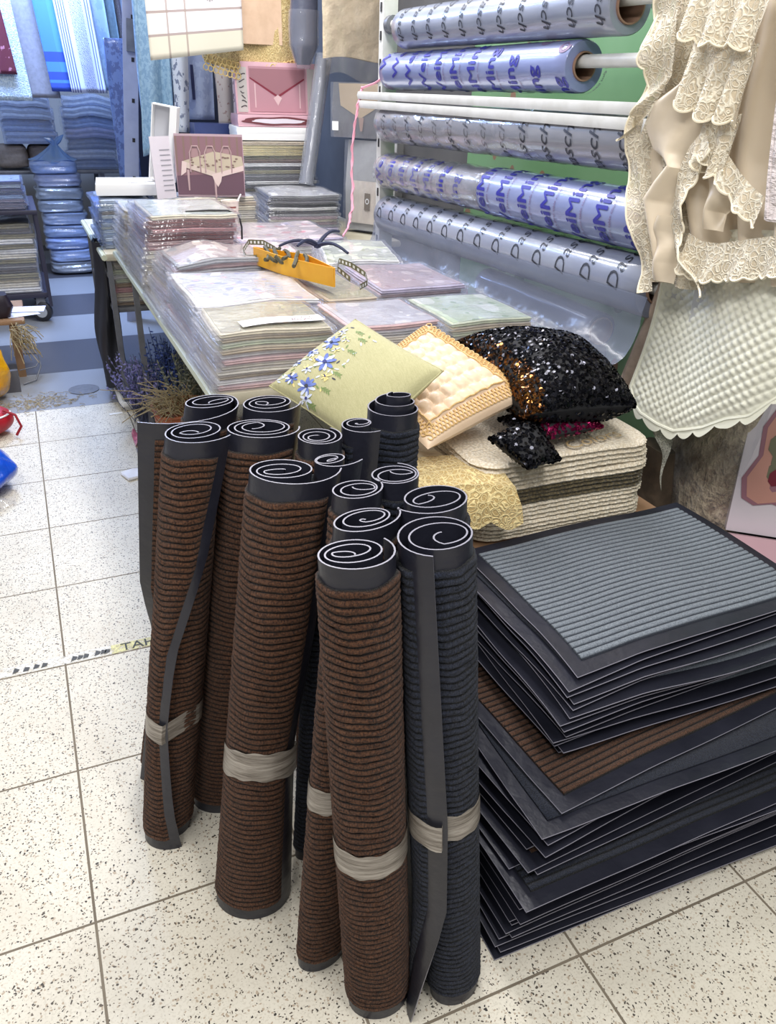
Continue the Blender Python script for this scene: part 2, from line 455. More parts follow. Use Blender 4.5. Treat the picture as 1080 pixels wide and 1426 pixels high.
# ---- the pile of flat doormats
def mat_pile():
    H = []  # (z level function per mat)
    grp = 'flat rubber-edged doormats piled on the floor'
    specs = []
    r1 = random.Random(3)
    # lower, middle, upper sections: (n, near-left corner, width, depth, rot deg, thickness step, jitter)
    for k in range(13): specs.append(('low', .655 + .004 * k + r1.uniform(-.010, .012), -.352 + r1.uniform(-.012, .014), .82, .52, r1.uniform(-2.0, 1.6), .0126))
    specs.append(('low', .676, -.382, .82, .52, 1.2, .0126))
    for k in range(9): specs.append(('mid', .712 + r1.uniform(-.042, .036), -.330 + r1.uniform(-.032, .026), .80, .50, r1.uniform(-1, 8), .0152))
    specs.append(('mid', .768, -.322, .80, .50, 5.0, .0152))
    for k in range(13): specs.append(('top', .815 + r1.uniform(-.012, .018), -.232 + r1.uniform(-.012, .014), .60, .42, r1.uniform(-2.5, 3.0), .0142))
    specs.append(('top', .842, -.218, .60, .42, 1.0, .0142))
    n = len(specs)
    piles = {'low': [], 'mid': [], 'top': []}
    for q in [BROWN, NAVY, NAVY, RUST, NAVY, GREY]: pass
    steps = [s[6] for s in specs]
    def gapn(k, x, y):
        return .0096 + max(0., (steps[k] - .0096)) * (1 + .9 * nz(x * 3.1 + k * 7.3, y * 3.1, k * 1.7))
    from functools import lru_cache
    @lru_cache(maxsize=None)
    def zbase(k, xi, yi):
        if k == 0: return .0008
        return zbase(k - 1, xi, yi) + gapn(k - 1, xi / 100., yi / 100.)
    def zb(k, x, y):
        # bilinear on a 1 cm lattice
        fx, fy = x * 100, y * 100; ix, iy = math.floor(fx), math.floor(fy); tx, ty = fx - ix, fy - iy
        a = lerp(zbase(k, ix, iy), zbase(k, ix + 1, iy), tx); b = lerp(zbase(k, ix, iy + 1), zbase(k, ix + 1, iy + 1), tx)
        return lerp(a, b, ty)
    def droop(k, x, y):
        s = specs[k][0]
        amt = {'low': .0, 'mid': .012, 'top': .034}[s]
        # the unsupported near-left corner and front edge hang down
        dx = max(0, .98 - x) / .2; dy = max(0, -.08 - y) / .16
        if s == 'top': return -amt * (min(1, dy) ** 1.6 * (.25 + .75 * min(1, dx)) ) * (k - 23) / 13.
        return -amt * min(1, dx) * min(1, dy) * (k - 13) / 10.
    pilecols = {}
    for k, (s, x0, y0, w, d, rot, st) in enumerate(specs):
        rt = R(rot); c, sn = math.cos(rt), math.sin(rt)
        cx = x0 + w / 2 * c - d / 2 * sn; cy = y0 + w / 2 * sn + d / 2 * c
        up = n - 1 - k
        if k == n - 1: pile, word = GREY, 'grey ribbed doormat with a wide black rubber border on top of the floor pile'
        elif k == 23: pile, word = BROWN, 'wide brown ribbed doormat showing as a step halfway up the floor pile'
        elif k == 13: pile, word = NAVY, 'charcoal doormat whose front edge sticks out low in the floor pile'
        else:
            pile = [NAVY, BROWN, NAVY, RUST, NAVY, GREY][r1.randrange(6)]
            cw = {NAVY: 'charcoal', BROWN: 'brown', RUST: 'rust-brown', GREY: 'grey'}[pile]
            if k > 23: word = 'black rubber-edged doormat, %s under the grey ribbed one topping the floor pile' % ORD[up - 1].replace('topmost', 'first')
            elif k > 13: word = 'black rubber-edged doormat, %s under the brown ribbed step of the floor pile' % ORD[22 - k].replace('topmost', 'first')
            else: word = 'black rubber-edged doormat near the floor, %s under the jutting charcoal one' % ORD[12 - k].replace('topmost', 'first')
        root = thing('flat_doormat', word, 'doormat', grp)
        def fb(x, y, k=k): return zb(k, x, y) + droop(k, x, y)
        g = G()
        g.slab(w, d, fb, lambda x, y: fb(x, y) + .0026, 28, 22, .0008, (cx, cy, rt))
        # cut edge along the side ring, its caught light painted in pale grey
        nface = len(g.f); m0 = 2 * 28 * 22
        for i in range(m0, nface): g.m[i] = 1
        obj('rubber_base', g, [RUBBER, RUBBER_EDGE_GLINT], root, True, 35)
        g = G()
        bw = .028
        vis = k in (n - 1, 23, 13)
        if not vis:
            g.slab(w - 2 * bw, d - 2 * bw, lambda x, y: fb(x, y) + .0026, lambda x, y: fb(x, y) + .0075, 20, 16, .001, (cx, cy, rt))
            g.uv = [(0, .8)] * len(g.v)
        else:
            dd = d - 2 * bw; ww = w - 2 * bw; pitch = .0137; nr = int(dd / pitch); per = 6; ny = nr * per; nx = 60
            loc = lambda u, v: (cx + (u - .5) * ww * c - (v - .5) * dd * sn, cy + (u - .5) * ww * sn + (v - .5) * dd * c)
            pf = lambda v: abs(math.sin(v * nr * PI)) ** .4
            def fn(u, v):
                e = .0022 * nz(u * 9, v * 300, k)
                x, y = loc(u, v + .0012 * nz(u * 60, int(v * nr), 4)); p = pf(v)
                return (x, y, fb(x, y) + .0048 + .0034 * p + e * .12)
            g.grid(nx, ny, fn)
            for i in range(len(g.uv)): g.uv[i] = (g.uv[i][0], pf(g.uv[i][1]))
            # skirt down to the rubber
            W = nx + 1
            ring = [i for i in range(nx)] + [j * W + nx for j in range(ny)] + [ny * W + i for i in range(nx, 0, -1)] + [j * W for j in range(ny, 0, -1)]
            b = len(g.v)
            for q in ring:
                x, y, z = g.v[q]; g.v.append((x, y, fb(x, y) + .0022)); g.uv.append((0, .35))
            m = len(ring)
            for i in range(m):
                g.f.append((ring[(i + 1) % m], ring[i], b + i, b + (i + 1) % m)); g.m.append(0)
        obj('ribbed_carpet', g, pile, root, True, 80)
    return
mat_pile()
# ------------------------------------------------------------------ shared materials
FILM = film_mat('clear sleeve film', haze=.10, wr=22, strength=.6)
FILM_BLUE = film_mat('bluish sleeve film', tint=(226, 234, 246), haze=.12, hazecol=(200, 214, 240), wr=18, strength=.7)
FILM_FAR = film_mat('hazy far film', (244, 248, 255), .16, 16, .8, .32, (186, 204, 240), gloss=1.5)
SHEET = film_mat('clear table cover film', tint=(226, 230, 240), rough=.26, haze=.46, hazecol=(132, 138, 156), wr=7, strength=.7, dist=.02, gloss=.45)
WHITE_METAL = basic('white enamelled metal', (224, 224, 222), .38, (206, 205, 200), 14)
STEEL = basic('grey steel', (128, 130, 136), .45, (104, 106, 112), 18, metal=.3)
CARD = basic('white cardboard', (236, 235, 233), .6)
CARD_IN = basic('white cardboard inside', (200, 200, 204), .7)
KRAFT = basic('brown cardboard', (156, 122, 92), .75, (140, 108, 80), 20)
def cloth(name, a, b=None, **k):
    b = b or tuple(max(0, int(c * .86)) for c in a)
    return basic(name, a, k.pop('rough', .75), b, k.pop('scale', 40), bump=k.pop('bump', .35), bscale=k.pop('bscale', 260), **k)
PAL = {
    'cream': (222, 212, 186), 'ivory': (232, 226, 210), 'white': (236, 235, 232), 'beige': (200, 184, 156), 'pale green': (200, 208, 178),
    'olive': (150, 144, 112), 'pink': (216, 180, 178), 'rose': (196, 138, 138), 'red': (140, 62, 58), 'grey': (168, 168, 170), 'pale blue': (182, 196, 220),
    'blue': (110, 140, 198), 'lilac': (190, 180, 204), 'tan': (178, 150, 112), 'mauve': (180, 156, 164), 'dark grey': (92, 90, 94), 'yellow': (226, 212, 158), 'navy': (62, 72, 118), 'brown': (110, 84, 70), 'teal': (130, 168, 186),
}
CLOTH = {k: cloth(k + ' cotton', v) for k, v in PAL.items()}
def print_mat(name, base, blobs, scale=9, coat=.6, thr=.34, base2=None, warp=.5, wr=30, extra=None):
    """printed flower picture under film: soft voronoi blobs on a plain ground"""
    t = NT(name); uv = t.tex('UV'); vec = t.tex()
    p = t.n('VectorMath', {0: uv, 1: t.n('VectorMath', {0: t.noise(uv, 6, 3, out=1), 'Scale': warp * .25}, operation='SCALE').outputs[0]}, operation='ADD').outputs[0]
    c = t.mix(t.n('Clamp', {'Value': t.math('MULTIPLY_ADD', t.noise(uv, 3, 4), 2.5, -.75)}).outputs[0], srgb(base), srgb(base2 or tuple(int(x * .88) for x in base)))
    for i, (col, sc, th) in enumerate(blobs):
        q = t.mapping(p, (sc, sc, sc), loc=(i * 3.7, i * 1.9, i))
        d = t.vor(q, scale); rnd = t.n('SeparateColor', {0: t.vor(q, scale, out='Color')}).outputs[0]
        f = t.math('MULTIPLY', t.math('LESS_THAN', d, th), t.math('GREATER_THAN', rnd, thr))
        c = t.mix(t.math('MULTIPLY', f, .85), c, srgb(col))
    nrm = t.bump(t.noise(vec, wr, 3), .35, .006)
    t.bsdf(c, .5, coat=coat, cnorm=nrm); return t.mat
P_BLUEFLOWER = print_mat('blue flower print', (214, 216, 222), [((150, 160, 210), 1.0, .30), ((222, 190, 196), 1.3, .26), ((170, 180, 160), 1.8, .2)], 7)
P_PINKFLOWER = print_mat('pink flower print', (214, 198, 202), [((196, 120, 140), 1, .30), ((226, 206, 190), 1.4, .26), ((150, 128, 140), 1.9, .2)], 6)
P_OLIVE = print_mat('olive damask print', (166, 160, 124), [((186, 180, 148), 1, .28)], 5, base2=(146, 138, 104))
P_GREEN = print_mat('green meadow print', (150, 170, 132), [((206, 210, 204), .6, .35), ((120, 150, 110), 1.3, .22)], 4, base2=(200, 206, 200))
P_GREY = print_mat('grey living room print', (196, 194, 202), [((170, 166, 172), .8, .30), ((222, 218, 216), .7, .3)], 4)
P_MAUVE = print_mat('mauve table print', (178, 156, 162), [((206, 190, 190), .8, .32), ((150, 110, 118), 1.2, .22)], 5)
P_PALE = print_mat('pale leaf print', (206, 210, 194), [((170, 176, 150), .8, .26), ((228, 226, 216), .7, .3)], 5)
P_PINKISH = print_mat('faded rose print', (206, 192, 186), [((186, 150, 146), 1, .26), ((228, 220, 212), .8, .3)], 5)
P_WHITE = print_mat('white lace print', (224, 222, 220), [((196, 196, 200), 1, .25)], 7)

# flat lettering --------------------------------------------------
_TX = {}
def text_mesh(s, shear=0., offset=0.):
    if (s, shear, offset) in _TX: return _TX[(s, shear, offset)]
    cu = bpy.data.curves.new('t', 'FONT'); cu.body = s; cu.size = 1; cu.shear = shear; cu.resolution_u = 3; cu.offset = offset
    o = bpy.data.objects.new('t', cu); COL.objects.link(o)
    dg = bpy.context.evaluated_depsgraph_get(); dg.update()
    me = bpy.data.meshes.new_from_object(o.evaluated_get(dg))
    vs = [(v.co.x, v.co.y) for v in me.vertices]; me.calc_loop_triangles()
    todo = [tuple(p.vertices) for p in me.loop_triangles]; fs = []
    while todo:      # split long triangles so the letters can bend round a roll
        f = todo.pop(); e = [(math.dist(vs[f[i]], vs[f[(i + 1) % 3]]), i) for i in range(3)]; l, i = max(e)
        if l < .22: fs.append(f); continue
        a, b, c = f[i], f[(i + 1) % 3], f[(i + 2) % 3]; m = len(vs); vs.append(((vs[a][0] + vs[b][0]) / 2, (vs[a][1] + vs[b][1]) / 2))
        todo += [(a, m, c), (m, b, c)]
    bpy.data.objects.remove(o); bpy.data.curves.remove(cu); bpy.data.meshes.remove(me)
    _TX[(s, shear, offset)] = (vs, fs); return vs, fs
def text_on(g, s, size, place, shear=0., mi=0, offset=0., center=True):
    """place(x,y)->3-D point of the flat text coordinate"""
    vs, fs = text_mesh(s, shear, offset)
    xs = [v[0] for v in vs]; mx = (min(xs) + max(xs)) / 2 if center else 0
    g.add([place((x - mx) * size, y * size) for x, y in vs], fs, mi)

# ------------------------------------------------------------------ tables
def table(label, x0, x1, y0, y1, z, legs, extra=None):
    t = thing('display_table', label, 'table', None)
    g = G(); g.box(x0, x1, y0, y1, z - .028, z, .004); obj('table_top', g, basic('worn laminate', (196, 190, 170), .5, (172, 164, 142), 8), t)
    g = G(); g.tube([(x0 - .004, y0, z - .014), (x0 - .004, y1, z - .014)], .013, 8); obj('edge_rail', g, basic('pale green edging', (196, 200, 178), .4), t)
    for (x, y) in legs:
        g = G(); g.box(x - .012, x + .012, y - .012, y + .012, .014, z - .028, .002)
        l = obj('leg', g, STEEL, t)
        g = G(); g.box(x - .017, x + .017, y - .017, y + .017, 0, .016, .003); obj('foot', g, CARD, l)
    return t
table('long low table along the rack, its worn edge rail running beside the aisle', .437, 1.36, .67, 2.58, .75, [(.475, 2.40), (1.3, 2.5), (.55, .8), (1.3, .8)])
t2 = table('second table behind, standing at the back end of the long one', .395, 1.80, 2.66, 3.72, .718, [(.41, 2.69), (1.75, 2.7), (.41, 3.66), (1.75, 3.66)])
g = G(); g.box(.40, 1.76, 2.70, 3.70, .455, .475, .003); obj('lower_shelf', g, STEEL, t2)
g = G(); g.tube([(.385, 2.668, .03), (.385, 3.2, .03)], .014, 8); g.tube([(.385, 2.668, .03), (.47, 2.668, .03)], .014, 8); obj('foot_rail', g, CARD, t2)
bt = thing('low_bench', 'low wooden bench holding up the folded bath mats and cushions', 'bench')
g = G(); g.box(.60, 1.40, .215, .655, .475, .497, .003); obj('bench_top', g, KRAFT, bt)
for (x, y) in ((.63, .24), (1.37, .24), (.63, .63), (1.37, .63)):
    g = G(); g.box(x - .02, x + .02, y - .02, y + .02, 0, .475, .003); obj('leg', g, KRAFT, bt)

# ------------------------------------------------------------------ stacks of packaged tablecloths
def pack_stack(place, x0, x1, y0, y1, z0, z1, n, cols, top=None, toplabel=None, rot=0., bulge=.004, jit=.006, film=None, sag=None, seed=1, slv=.007, toppart='picture_card', lean=(0, 0)):
    rr = random.Random(seed); film = film or FILM
    w, d = x1 - x0, y1 - y0; cx, cy = (x0 + x1) / 2, (y0 + y1) / 2; st = (z1 - z0) / n
    out = []
    def lvl(k, x, y):
        a = k / n
        return z0 + st * k + bulge * a * (nz(x * 7 + seed * 3.3, y * 7, seed) + .35 * math.sin(k * 1.3 + x * 30) * .3) + (sag(x, y) * a if sag else 0)
    for k in range(n):
        col = cols[k * len(cols) // n] if isinstance(cols[0], tuple) else cols[rr.randrange(len(cols))]
        if isinstance(col, tuple): col = col[0]
        dx, dy, dr = rr.uniform(-jit, jit) + lean[0] * k / n, rr.uniform(-jit, jit) + lean[1] * k / n, R(rot + rr.uniform(-1.6, 1.6))
        lab = '%s packaged tablecloth, %s in the %s' % (col, nth(n - 1 - k, n), place)
        if k == n - 1 and toplabel: lab = toplabel
        root = thing('packaged_tablecloth', lab, 'tablecloth', 'packaged tablecloths in the ' + place)
        tf = (cx + dx, cy + dy, dr)
        g = G()
        nf = 2
        for q in range(nf):
            e0, e1 = q / nf, (q + 1) / nf
            g.slab(w - .012 - rr.uniform(0, .008), d - .010 - rr.uniform(0, .006), lambda x, y: lerp(lvl(k, x, y), lvl(k + 1, x, y), e0 * .94 + .02), lambda x, y: lerp(lvl(k, x, y), lvl(k + 1, x, y), e1 * .94), 5, 5, st / nf * .45, tf, rc=.004)
        obj('folded_cloth', g, CLOTH[col], root, True, 60)
        if k == n - 1 and top:
            g = G(); g.slab(w - .03, d - .03, lambda x, y: lvl(n, x, y) - st * .08, lambda x, y: lvl(n, x, y) + .0006, 8, 8, .0005, tf)
            obj(toppart, g, top, root)
        g = G()
        ov = rr.uniform(.004, slv + .008)
        g.slab(w + .002 + ov, d + .004, lambda x, y: lvl(k, x, y) + .0002 - .004 * max(0, (cx - w / 2 - x) / .01), lambda x, y: lvl(k + 1, x, y) + (.0012 if k == n - 1 else 0) - .003 * max(0, (cx - w / 2 - x) / .01), 6, 6, .002, (tf[0] - ov / 2 * .8, tf[1], tf[2]))
        obj('plastic_sleeve', g, film, root, True, 30)
        out.append(root)
    return out
LC = ['cream', 'ivory', 'pale green', 'beige', 'white']
A = pack_stack('front left stack', .432, .715, .685, .945, .752, .885, 11, LC + ['cream', 'pink'], P_OLIVE, 'olive packaged tablecloth with a white paper strip, topmost in the front left stack', bulge=.008, seed=2, lean=(.028, .004))
# paper strip with two lines of lettering
g = G(); zt = .8925
g.grid(10, 3, lambda u, v: (.515 + .205 * u, .712 + .052 * v + .018 * u, zt + .003 * math.sin(u * 5)))
ps = obj('paper_strip', g, CARD, A[-1]); ps['label'] = 'white paper strip with dark lettering'
g = G()
for s, yy in (('Gobel', .745), ('Bergen', .727)):
    text_on(g, s, .021, lambda x, y, yy=yy: (.665 + x, yy + y + .09 * x, zt + .0035 + .003 * math.sin((.665 + x - .515) / .205 * 5)), .25)
obj('lettering', g, basic('dark red ink', (96, 50, 60), .6), ps)
pack_stack('second aisle-side stack', .434, .775, .965, 1.375, .752, .885, 11, ['white', 'pale blue', 'pink', 'ivory', 'white', 'lilac'], P_BLUEFLOWER, 'blue and pink flowered packaged tablecloth, topmost of the second aisle-side stack', bulge=.010, seed=3, lean=(.03, 0))
pack_stack('bulging third aisle-side stack', .436, .74, 1.395, 1.71, .752, .905, 11, ['ivory', 'white', 'pink', 'beige', 'grey'], P_PINKISH, 'faded rose packaged tablecloth, topmost of the bulging third aisle-side stack', bulge=.018, seed=4, sag=lambda x, y: .012 * math.sin((x - .5) * 12), lean=(.05, 0))
pack_stack('tall red-covered stack', .434, .735, 1.73, 2.17, .752, .995, 18, [('cream',)] * 6 + [('ivory',)] * 4 + [('rose',), ('pink',), ('red',), ('red',), ('rose',), ('red',), ('red',), ('cream',)], P_PALE, 'cream packaged tablecloth lying on the red covers of the tall stack', bulge=.007, seed=5, lean=(.035, .0))
pack_stack('narrow stack under the yellow box', .818, .985, 1.00, 1.40, .752, .866, 8, ['olive', 'beige', 'cream', 'grey'], P_OLIVE, 'olive packaged tablecloth, topmost of the narrow stack beside the yellow box', bulge=.006, seed=6)
pack_stack('stack behind the green cushion', .775, 1.035, .705, .965, .752, .868, 9, ['pink', 'ivory', 'grey', 'lilac', 'beige'], P_GREY, 'grey pictured packaged tablecloth, topmost right behind the green flowered cushion', bulge=.006, seed=7)
pack_stack('green-topped stack', 1.048, 1.300, .690, .985, .752, .862, 9, ['white', 'grey', 'ivory', 'pale green', 'beige'], P_GREEN, 'green meadow packaged tablecloth, topmost beside the black sequin cushion', bulge=.005, seed=8)
pack_stack('mauve-topped stack', 1.005, 1.290, 1.055, 1.415, .752, .872, 9, ['mauve', 'grey', 'beige', 'lilac'], P_MAUVE, 'mauve packaged tablecloth with a printed strip, topmost of its stack', rot=-3, bulge=.006, seed=9)
pack_stack('skewed pale-topped stack', 1.03, 1.295, 1.455, 1.86, .752, .872, 9, ['pale green', 'white', 'ivory', 'grey'], P_PALE, 'pale green packaged tablecloth skewed on the stack beside the lowest film roll', rot=-14, bulge=.012, seed=10)
pack_stack('pink-topped stack behind the yellow box', .785, 1.000, 1.44, 1.98, .752, .858, 8, ['pink', 'white', 'lilac', 'rose'], P_PINKFLOWER, 'pink rose packaged tablecloth, topmost of the stack behind the yellow box', bulge=.010, seed=11)
pack_stack('low stack before the far grey stack', .835, 1.27, 2.03, 2.52, .752, .852, 7, ['pink', 'white', 'grey', 'lilac'], P_PINKFLOWER, 'flowered packaged tablecloth on the low stack in front of the far grey stack', bulge=.008, seed=12)
pack_stack('low stack by the paper cup', .645, .83, 2.215, 2.53, .752, .880, 7, ['cream', 'beige', 'ivory', 'tan'], P_PALE, 'cream packaged tablecloth with loose papers, topmost of the low stack by the paper cup', bulge=.006, seed=13)
pack_stack('golden-wrapped stack behind the red covers', .434, .625, 2.20, 2.55, .752, .950, 13, ['tan', 'cream', 'yellow', 'beige', 'ivory'], P_PALE, 'golden tan packaged tablecloth between the red covers and the flat white box', bulge=.008, seed=23, lean=(.02, 0))
pack_stack('blue-tinged stack under the white box', .405, .620, 2.78, 3.12, .720, .925, 13, ['white', 'ivory', 'tan', 'pale blue', 'cream', 'white'], P_WHITE, 'clear-wrapped white tablecloth directly under the white box lid', bulge=.018, seed=14, film=FILM_BLUE, slv=.02)
pack_stack('stack under the picture box', .66, 1.10, 2.72, 2.95, .720, .930, 11, ['cream', 'tan', 'ivory', 'beige'], P_WHITE, 'cream packaged tablecloth the picture box stands on', bulge=.006, seed=15)
pack_stack('far grey stack', 1.19, 1.54, 2.78, 3.18, .720, .925, 15, ['grey', 'white', 'lilac', 'dark grey', 'ivory', 'mauve'], P_WHITE, 'white-faced packaged tablecloth, topmost of the far grey stack', rot=-6, bulge=.008, seed=16, jit=.012)
pack_stack('dark tall far stack', 1.165, 1.57, 3.27, 3.62, .720, 1.128, 24, [('dark grey',), ('grey',), ('white',), ('dark grey',), ('olive',), ('grey',), ('dark grey',), ('white',), ('navy',), ('grey',), ('olive',), ('dark grey',), ('white',), ('dark grey',), ('grey',), ('olive',), ('dark grey',), ('white',), ('brown',), ('olive',), ('yellow',), ('yellow',), ('yellow',), ('beige',)], None, None, bulge=.005, seed=17, jit=.012)
# packs on the lower shelf of the second table
pack_stack('under-table shelf stack', .425, .66, 2.72, 3.02, .477, .66, 9, [('tan',), ('cream',), ('beige',), ('rose',), ('tan',), ('pale green',), ('white',), ('pale green',), ('ivory',)], None, None, seed=18, jit=.014)

# ------------------------------------------------------------------ rack of film rolls
SLOT = basic('dark slot', (40, 38, 40), .8)
rk = thing('display_rack', 'white metal rack with horizontal pipes carrying the plastic film rolls', 'rack')
for y in (2.085, .27):
    g = G(); g.box(1.425, 1.485, y - .02, y + .02, 0 if y > 1 else .80, 2.3, .003); p_ = obj('upright', g, WHITE_METAL, rk)
    for k in range(24):
        z = .1 + k * .09
        g = G(); g.box(1.4235, 1.4258, y - .007, y + .007, z, z + .03, .0005)
        if y > 1: obj('slot', g, SLOT, p_)
ROLLS = [(1.567, 1.570, .062, .69, 1.92), (1.445, 1.438, .060, .84, 2.03), (1.290, 1.264, .066, .42, 2.04), (1.122, 1.096, .066, .44, 2.04), (.978, .937, .071, .43, 2.03)]
for zn_, zf_, r_, y0, y1 in ROLLS:
    zo = .020 if zn_ > 1.3 else .012
    g = G(); g.tube([(1.455, .30, zn_ + zo - .01), (1.455, 2.12, zf_ + zo)], .0155, 12); obj('pipe', g, WHITE_METAL, rk)
    for y in (2.085,):
        g = G(); g.lathe([(.03, 0), (.03, .03), (.018, .034)], (1.455, y - .05, zf_ + zo), 14, M=Matrix.Rotation(R(-90), 4, 'X')); obj('pipe_collar', g, STEEL, rk)
for z in (1.313, 1.344):
    g = G(); g.box(1.385, 1.418, .38, 2.22, z, z + .026, .003); obj('shelf_bar', g, WHITE_METAL, rk)
def film_roll_mat(name, a, b, coat=.8):
    t = NT(name); vec = t.tex()
    f = t.noise(t.mapping(vec, (9, 2.2, 9)), 1, 4, .6)
    c = t.mix(t.n('Clamp', {'Value': t.math('MULTIPLY_ADD', f, 2.4, -.7)}).outputs[0], srgb(a), srgb(b))
    t.bsdf(c, .32, coat=coat, spec=.5, normal=t.bump(t.noise(t.mapping(vec, (10, 3, 10)), 1, 3), .25, .01)); return t.mat
FR_GREY = film_roll_mat('grey-blue film on roll', (152, 158, 174), (126, 132, 154))
FR_BLUE = film_roll_mat('blue film on roll', (140, 150, 190), (116, 126, 174))
FR_DULL = film_roll_mat('dull grey film on roll', (146, 147, 154), (118, 120, 132))
INK_BLACK = basic('black ink', (40, 42, 52), .5); INK_BLUE = basic('blue ink', (44, 44, 150), .5); INK_MAUVE = basic('mauve ink', (120, 96, 132), .5)
CORE = basic('cardboard core', (150, 118, 100), .75)
def film_roll(label, y0, y1, z0, z1, r, m, core=.036, x=1.455):
    """a wound roll lying on its pipe; z0 at the near end y0, z1 at the far end y1"""
    t = thing('plastic_film_roll', label, 'plastic roll', 'rolls of printed plastic film on the rack')
    zc = lambda y: lerp(z0, z1, (y - y0) / (y1 - y0))
    g = G(); N = 40
    ys = [y0, y0 + .004] + [lerp(y0, y1, k / 24) for k in range(1, 24)] + [y1 - .004, y1]
    prof = [(core, y0 + .002)] + [(r - (.003 if i in (0, len(ys) - 1) else 0), y) for i, y in enumerate(ys)] + [(core, y1 - .002)]
    vs = []
    for rr, y in prof:
        for k in range(N):
            a = 2 * PI * k / N; q = rr + (.0012 * nz(y * 6, math.cos(a) * 2, math.sin(a) * 2 + r * 50) if rr > core else 0)
            vs.append((x - q * math.cos(a), y, zc(y) + q * math.sin(a)))
    g.add(vs, [(i * N + k, i * N + (k + 1) % N, (i + 1) * N + (k + 1) % N, (i + 1) * N + k) for i in range(len(prof) - 1) for k in range(N)])
    obj('wound_film', g, m, t)
    g = G(); prof = [(core - .004, y0 - .004), (core - .0003, y0 - .004), (core - .0003, y1 + .004), (core - .004, y1 + .004), (core - .004, y0 - .004)]
    vs = [(x - rr * math.cos(2 * PI * k / N), y, zc(y) + rr * math.sin(2 * PI * k / N)) for rr, y in prof for k in range(N)]
    g.add(vs, [(i * N + k, i * N + (k + 1) % N, (i + 1) * N + (k + 1) % N, (i + 1) * N + k) for i in range(len(prof) - 1) for k in range(N)])
    obj('cardboard_core', g, CORE, t)
    return t, zc
def wrap(zc, r, yc, th0, down, x=1.455, dy=0.):
    """text x runs round the roll (down or up the face), text y runs along it"""
    def f(tx, ty):
        th = th0 + (-tx / r if down else tx / r)
        y = yc + (-ty if down else ty) + dy * tx
        q = r + .0016
        return (x - q * math.cos(th), y, zc(y) + q * math.sin(th))
    return f
t, zc = film_roll('topmost grey film roll with black script lettering and an open core end', .69, 1.92, 1.567, 1.570, .062, FR_GREY, core=.040)
def words_on(t, word, size, n, place, shear, ink, offset=0.):
    for k in range(n):
        g = G(); text_on(g, word, size, place(k), shear, 0, offset); obj('printed_word', g, ink, t, False)
words_on(t, 'Dasch', .052, 11, lambda k: wrap(zc, .062, 1.86 - k * .112, R(18), True), .3, INK_BLACK)
def wei(t, zc, r, ys, ph0, dph, swirl=()):
    for k, y in enumerate(ys):
        ph = ph0 + dph * k; g = G(); g2 = G()
        [text_on(g, 'WeiMing', .066, wrap(zc, r, y + e_, R(ph + e_ * 900), False), 0) for e_ in (-.0014, 0, .0014)]
        text_on(g2, 'soft glass table cover', .014, wrap(zc, r, y - .022, R(ph), False))
        # swirl emblem before the word
        f = wrap(zc, r, y + .016, R(ph), False)
        for ring in range(3):
            rad = .024 - ring * .008
            P0 = []
            for a in range(15):
                an = 2 * PI * a / 14 * .82 + ring
                P0.append((-.185 + rad * .7 * math.cos(an), rad * math.sin(an)))
            for a in range(14):
                q = [P0[a], P0[a + 1], (P0[a + 1][0] * .0 + (-.185) + (P0[a + 1][0] + .185) * .72, P0[a + 1][1] * .72), (-.185 + (P0[a][0] + .185) * .72, P0[a][1] * .72)]
                g2.poly([f(*p) for p in q])
        w_ = obj('printed_word', g, INK_BLUE, t, False); obj('small_print', g2, INK_MAUVE, w_, False)
t, zc = film_roll('blue film roll with bold blue lettering just above the white shelf bar', .84, 2.03, 1.445, 1.438, .060, FR_BLUE, core=.034)
wei(t, zc, .060, [1.97 - k * .112 for k in range(11)], 120, -26)
t, zc = film_roll('dull grey film roll with upside-down script just below the white shelf bar', .42, 2.04, 1.290, 1.264, .066, FR_DULL)
words_on(t, 'Dasch', .060, 15, lambda k: wrap(zc, .066, 1.95 - k * .108, R(-36), False), .3, INK_BLACK)
g = G()   # a loose crumpled outer wrap on the far half
def cr(u, v):
    y = lerp(1.02, 2.05, u) - .10 * (v) * (1 - u); th = R(lerp(95, -70, v))
    q = .0685 + .004 * nz(y * 14, v * 6, 2) + .002 * math.sin(y * 40 + v * 5)
    return (1.455 - q * math.cos(th), y, zc(y) + q * math.sin(th))
g.grid(40, 18, cr); obj('loose_wrap', g, film_mat('wrinkled outer wrap', haze=.25, hazecol=(170, 172, 182), wr=10), t)
t, zc = film_roll('far film roll wrapped in clear plastic beside the blue one on the fourth pipe', 1.232, 2.04, 1.110, 1.096, .064, FR_DULL)
wei(t, zc, .064, [1.98 - k * .105 for k in range(7)], 60, -22)
g = G()
def cr2(u, v):
    y = lerp(1.225, 2.06, u); th = R(lerp(140, -120, v)); q = .0665 + .004 * nz(y * 16, v * 8, 5) + .002 * math.sin(y * 60)
    return (1.455 - q * math.cos(th), y, zc(y) + q * math.sin(th))
g.grid(44, 24, cr2); obj('clear_wrap', g, film_mat('wrinkled clear wrap', haze=.16, hazecol=(190, 192, 204), wr=14), t)
t, zc = film_roll('near blue film roll on the fourth pipe, lettering running up its face', .44, 1.222, 1.122, 1.110, .069, FR_BLUE)
wei(t, zc, .069, [1.17 - k * .118 for k in range(7)], 8, -4)
t, zc = film_roll('lowest grey-blue film roll with thin outlined capitals, its sheet spilling onto the table', .43, 2.03, .978, .937, .071, FR_GREY)
words_on(t, 'Dasch', .062, 14, lambda k: wrap(zc, .071, 1.95 - k * .112, R(52), False), .3, INK_BLACK, -.008)
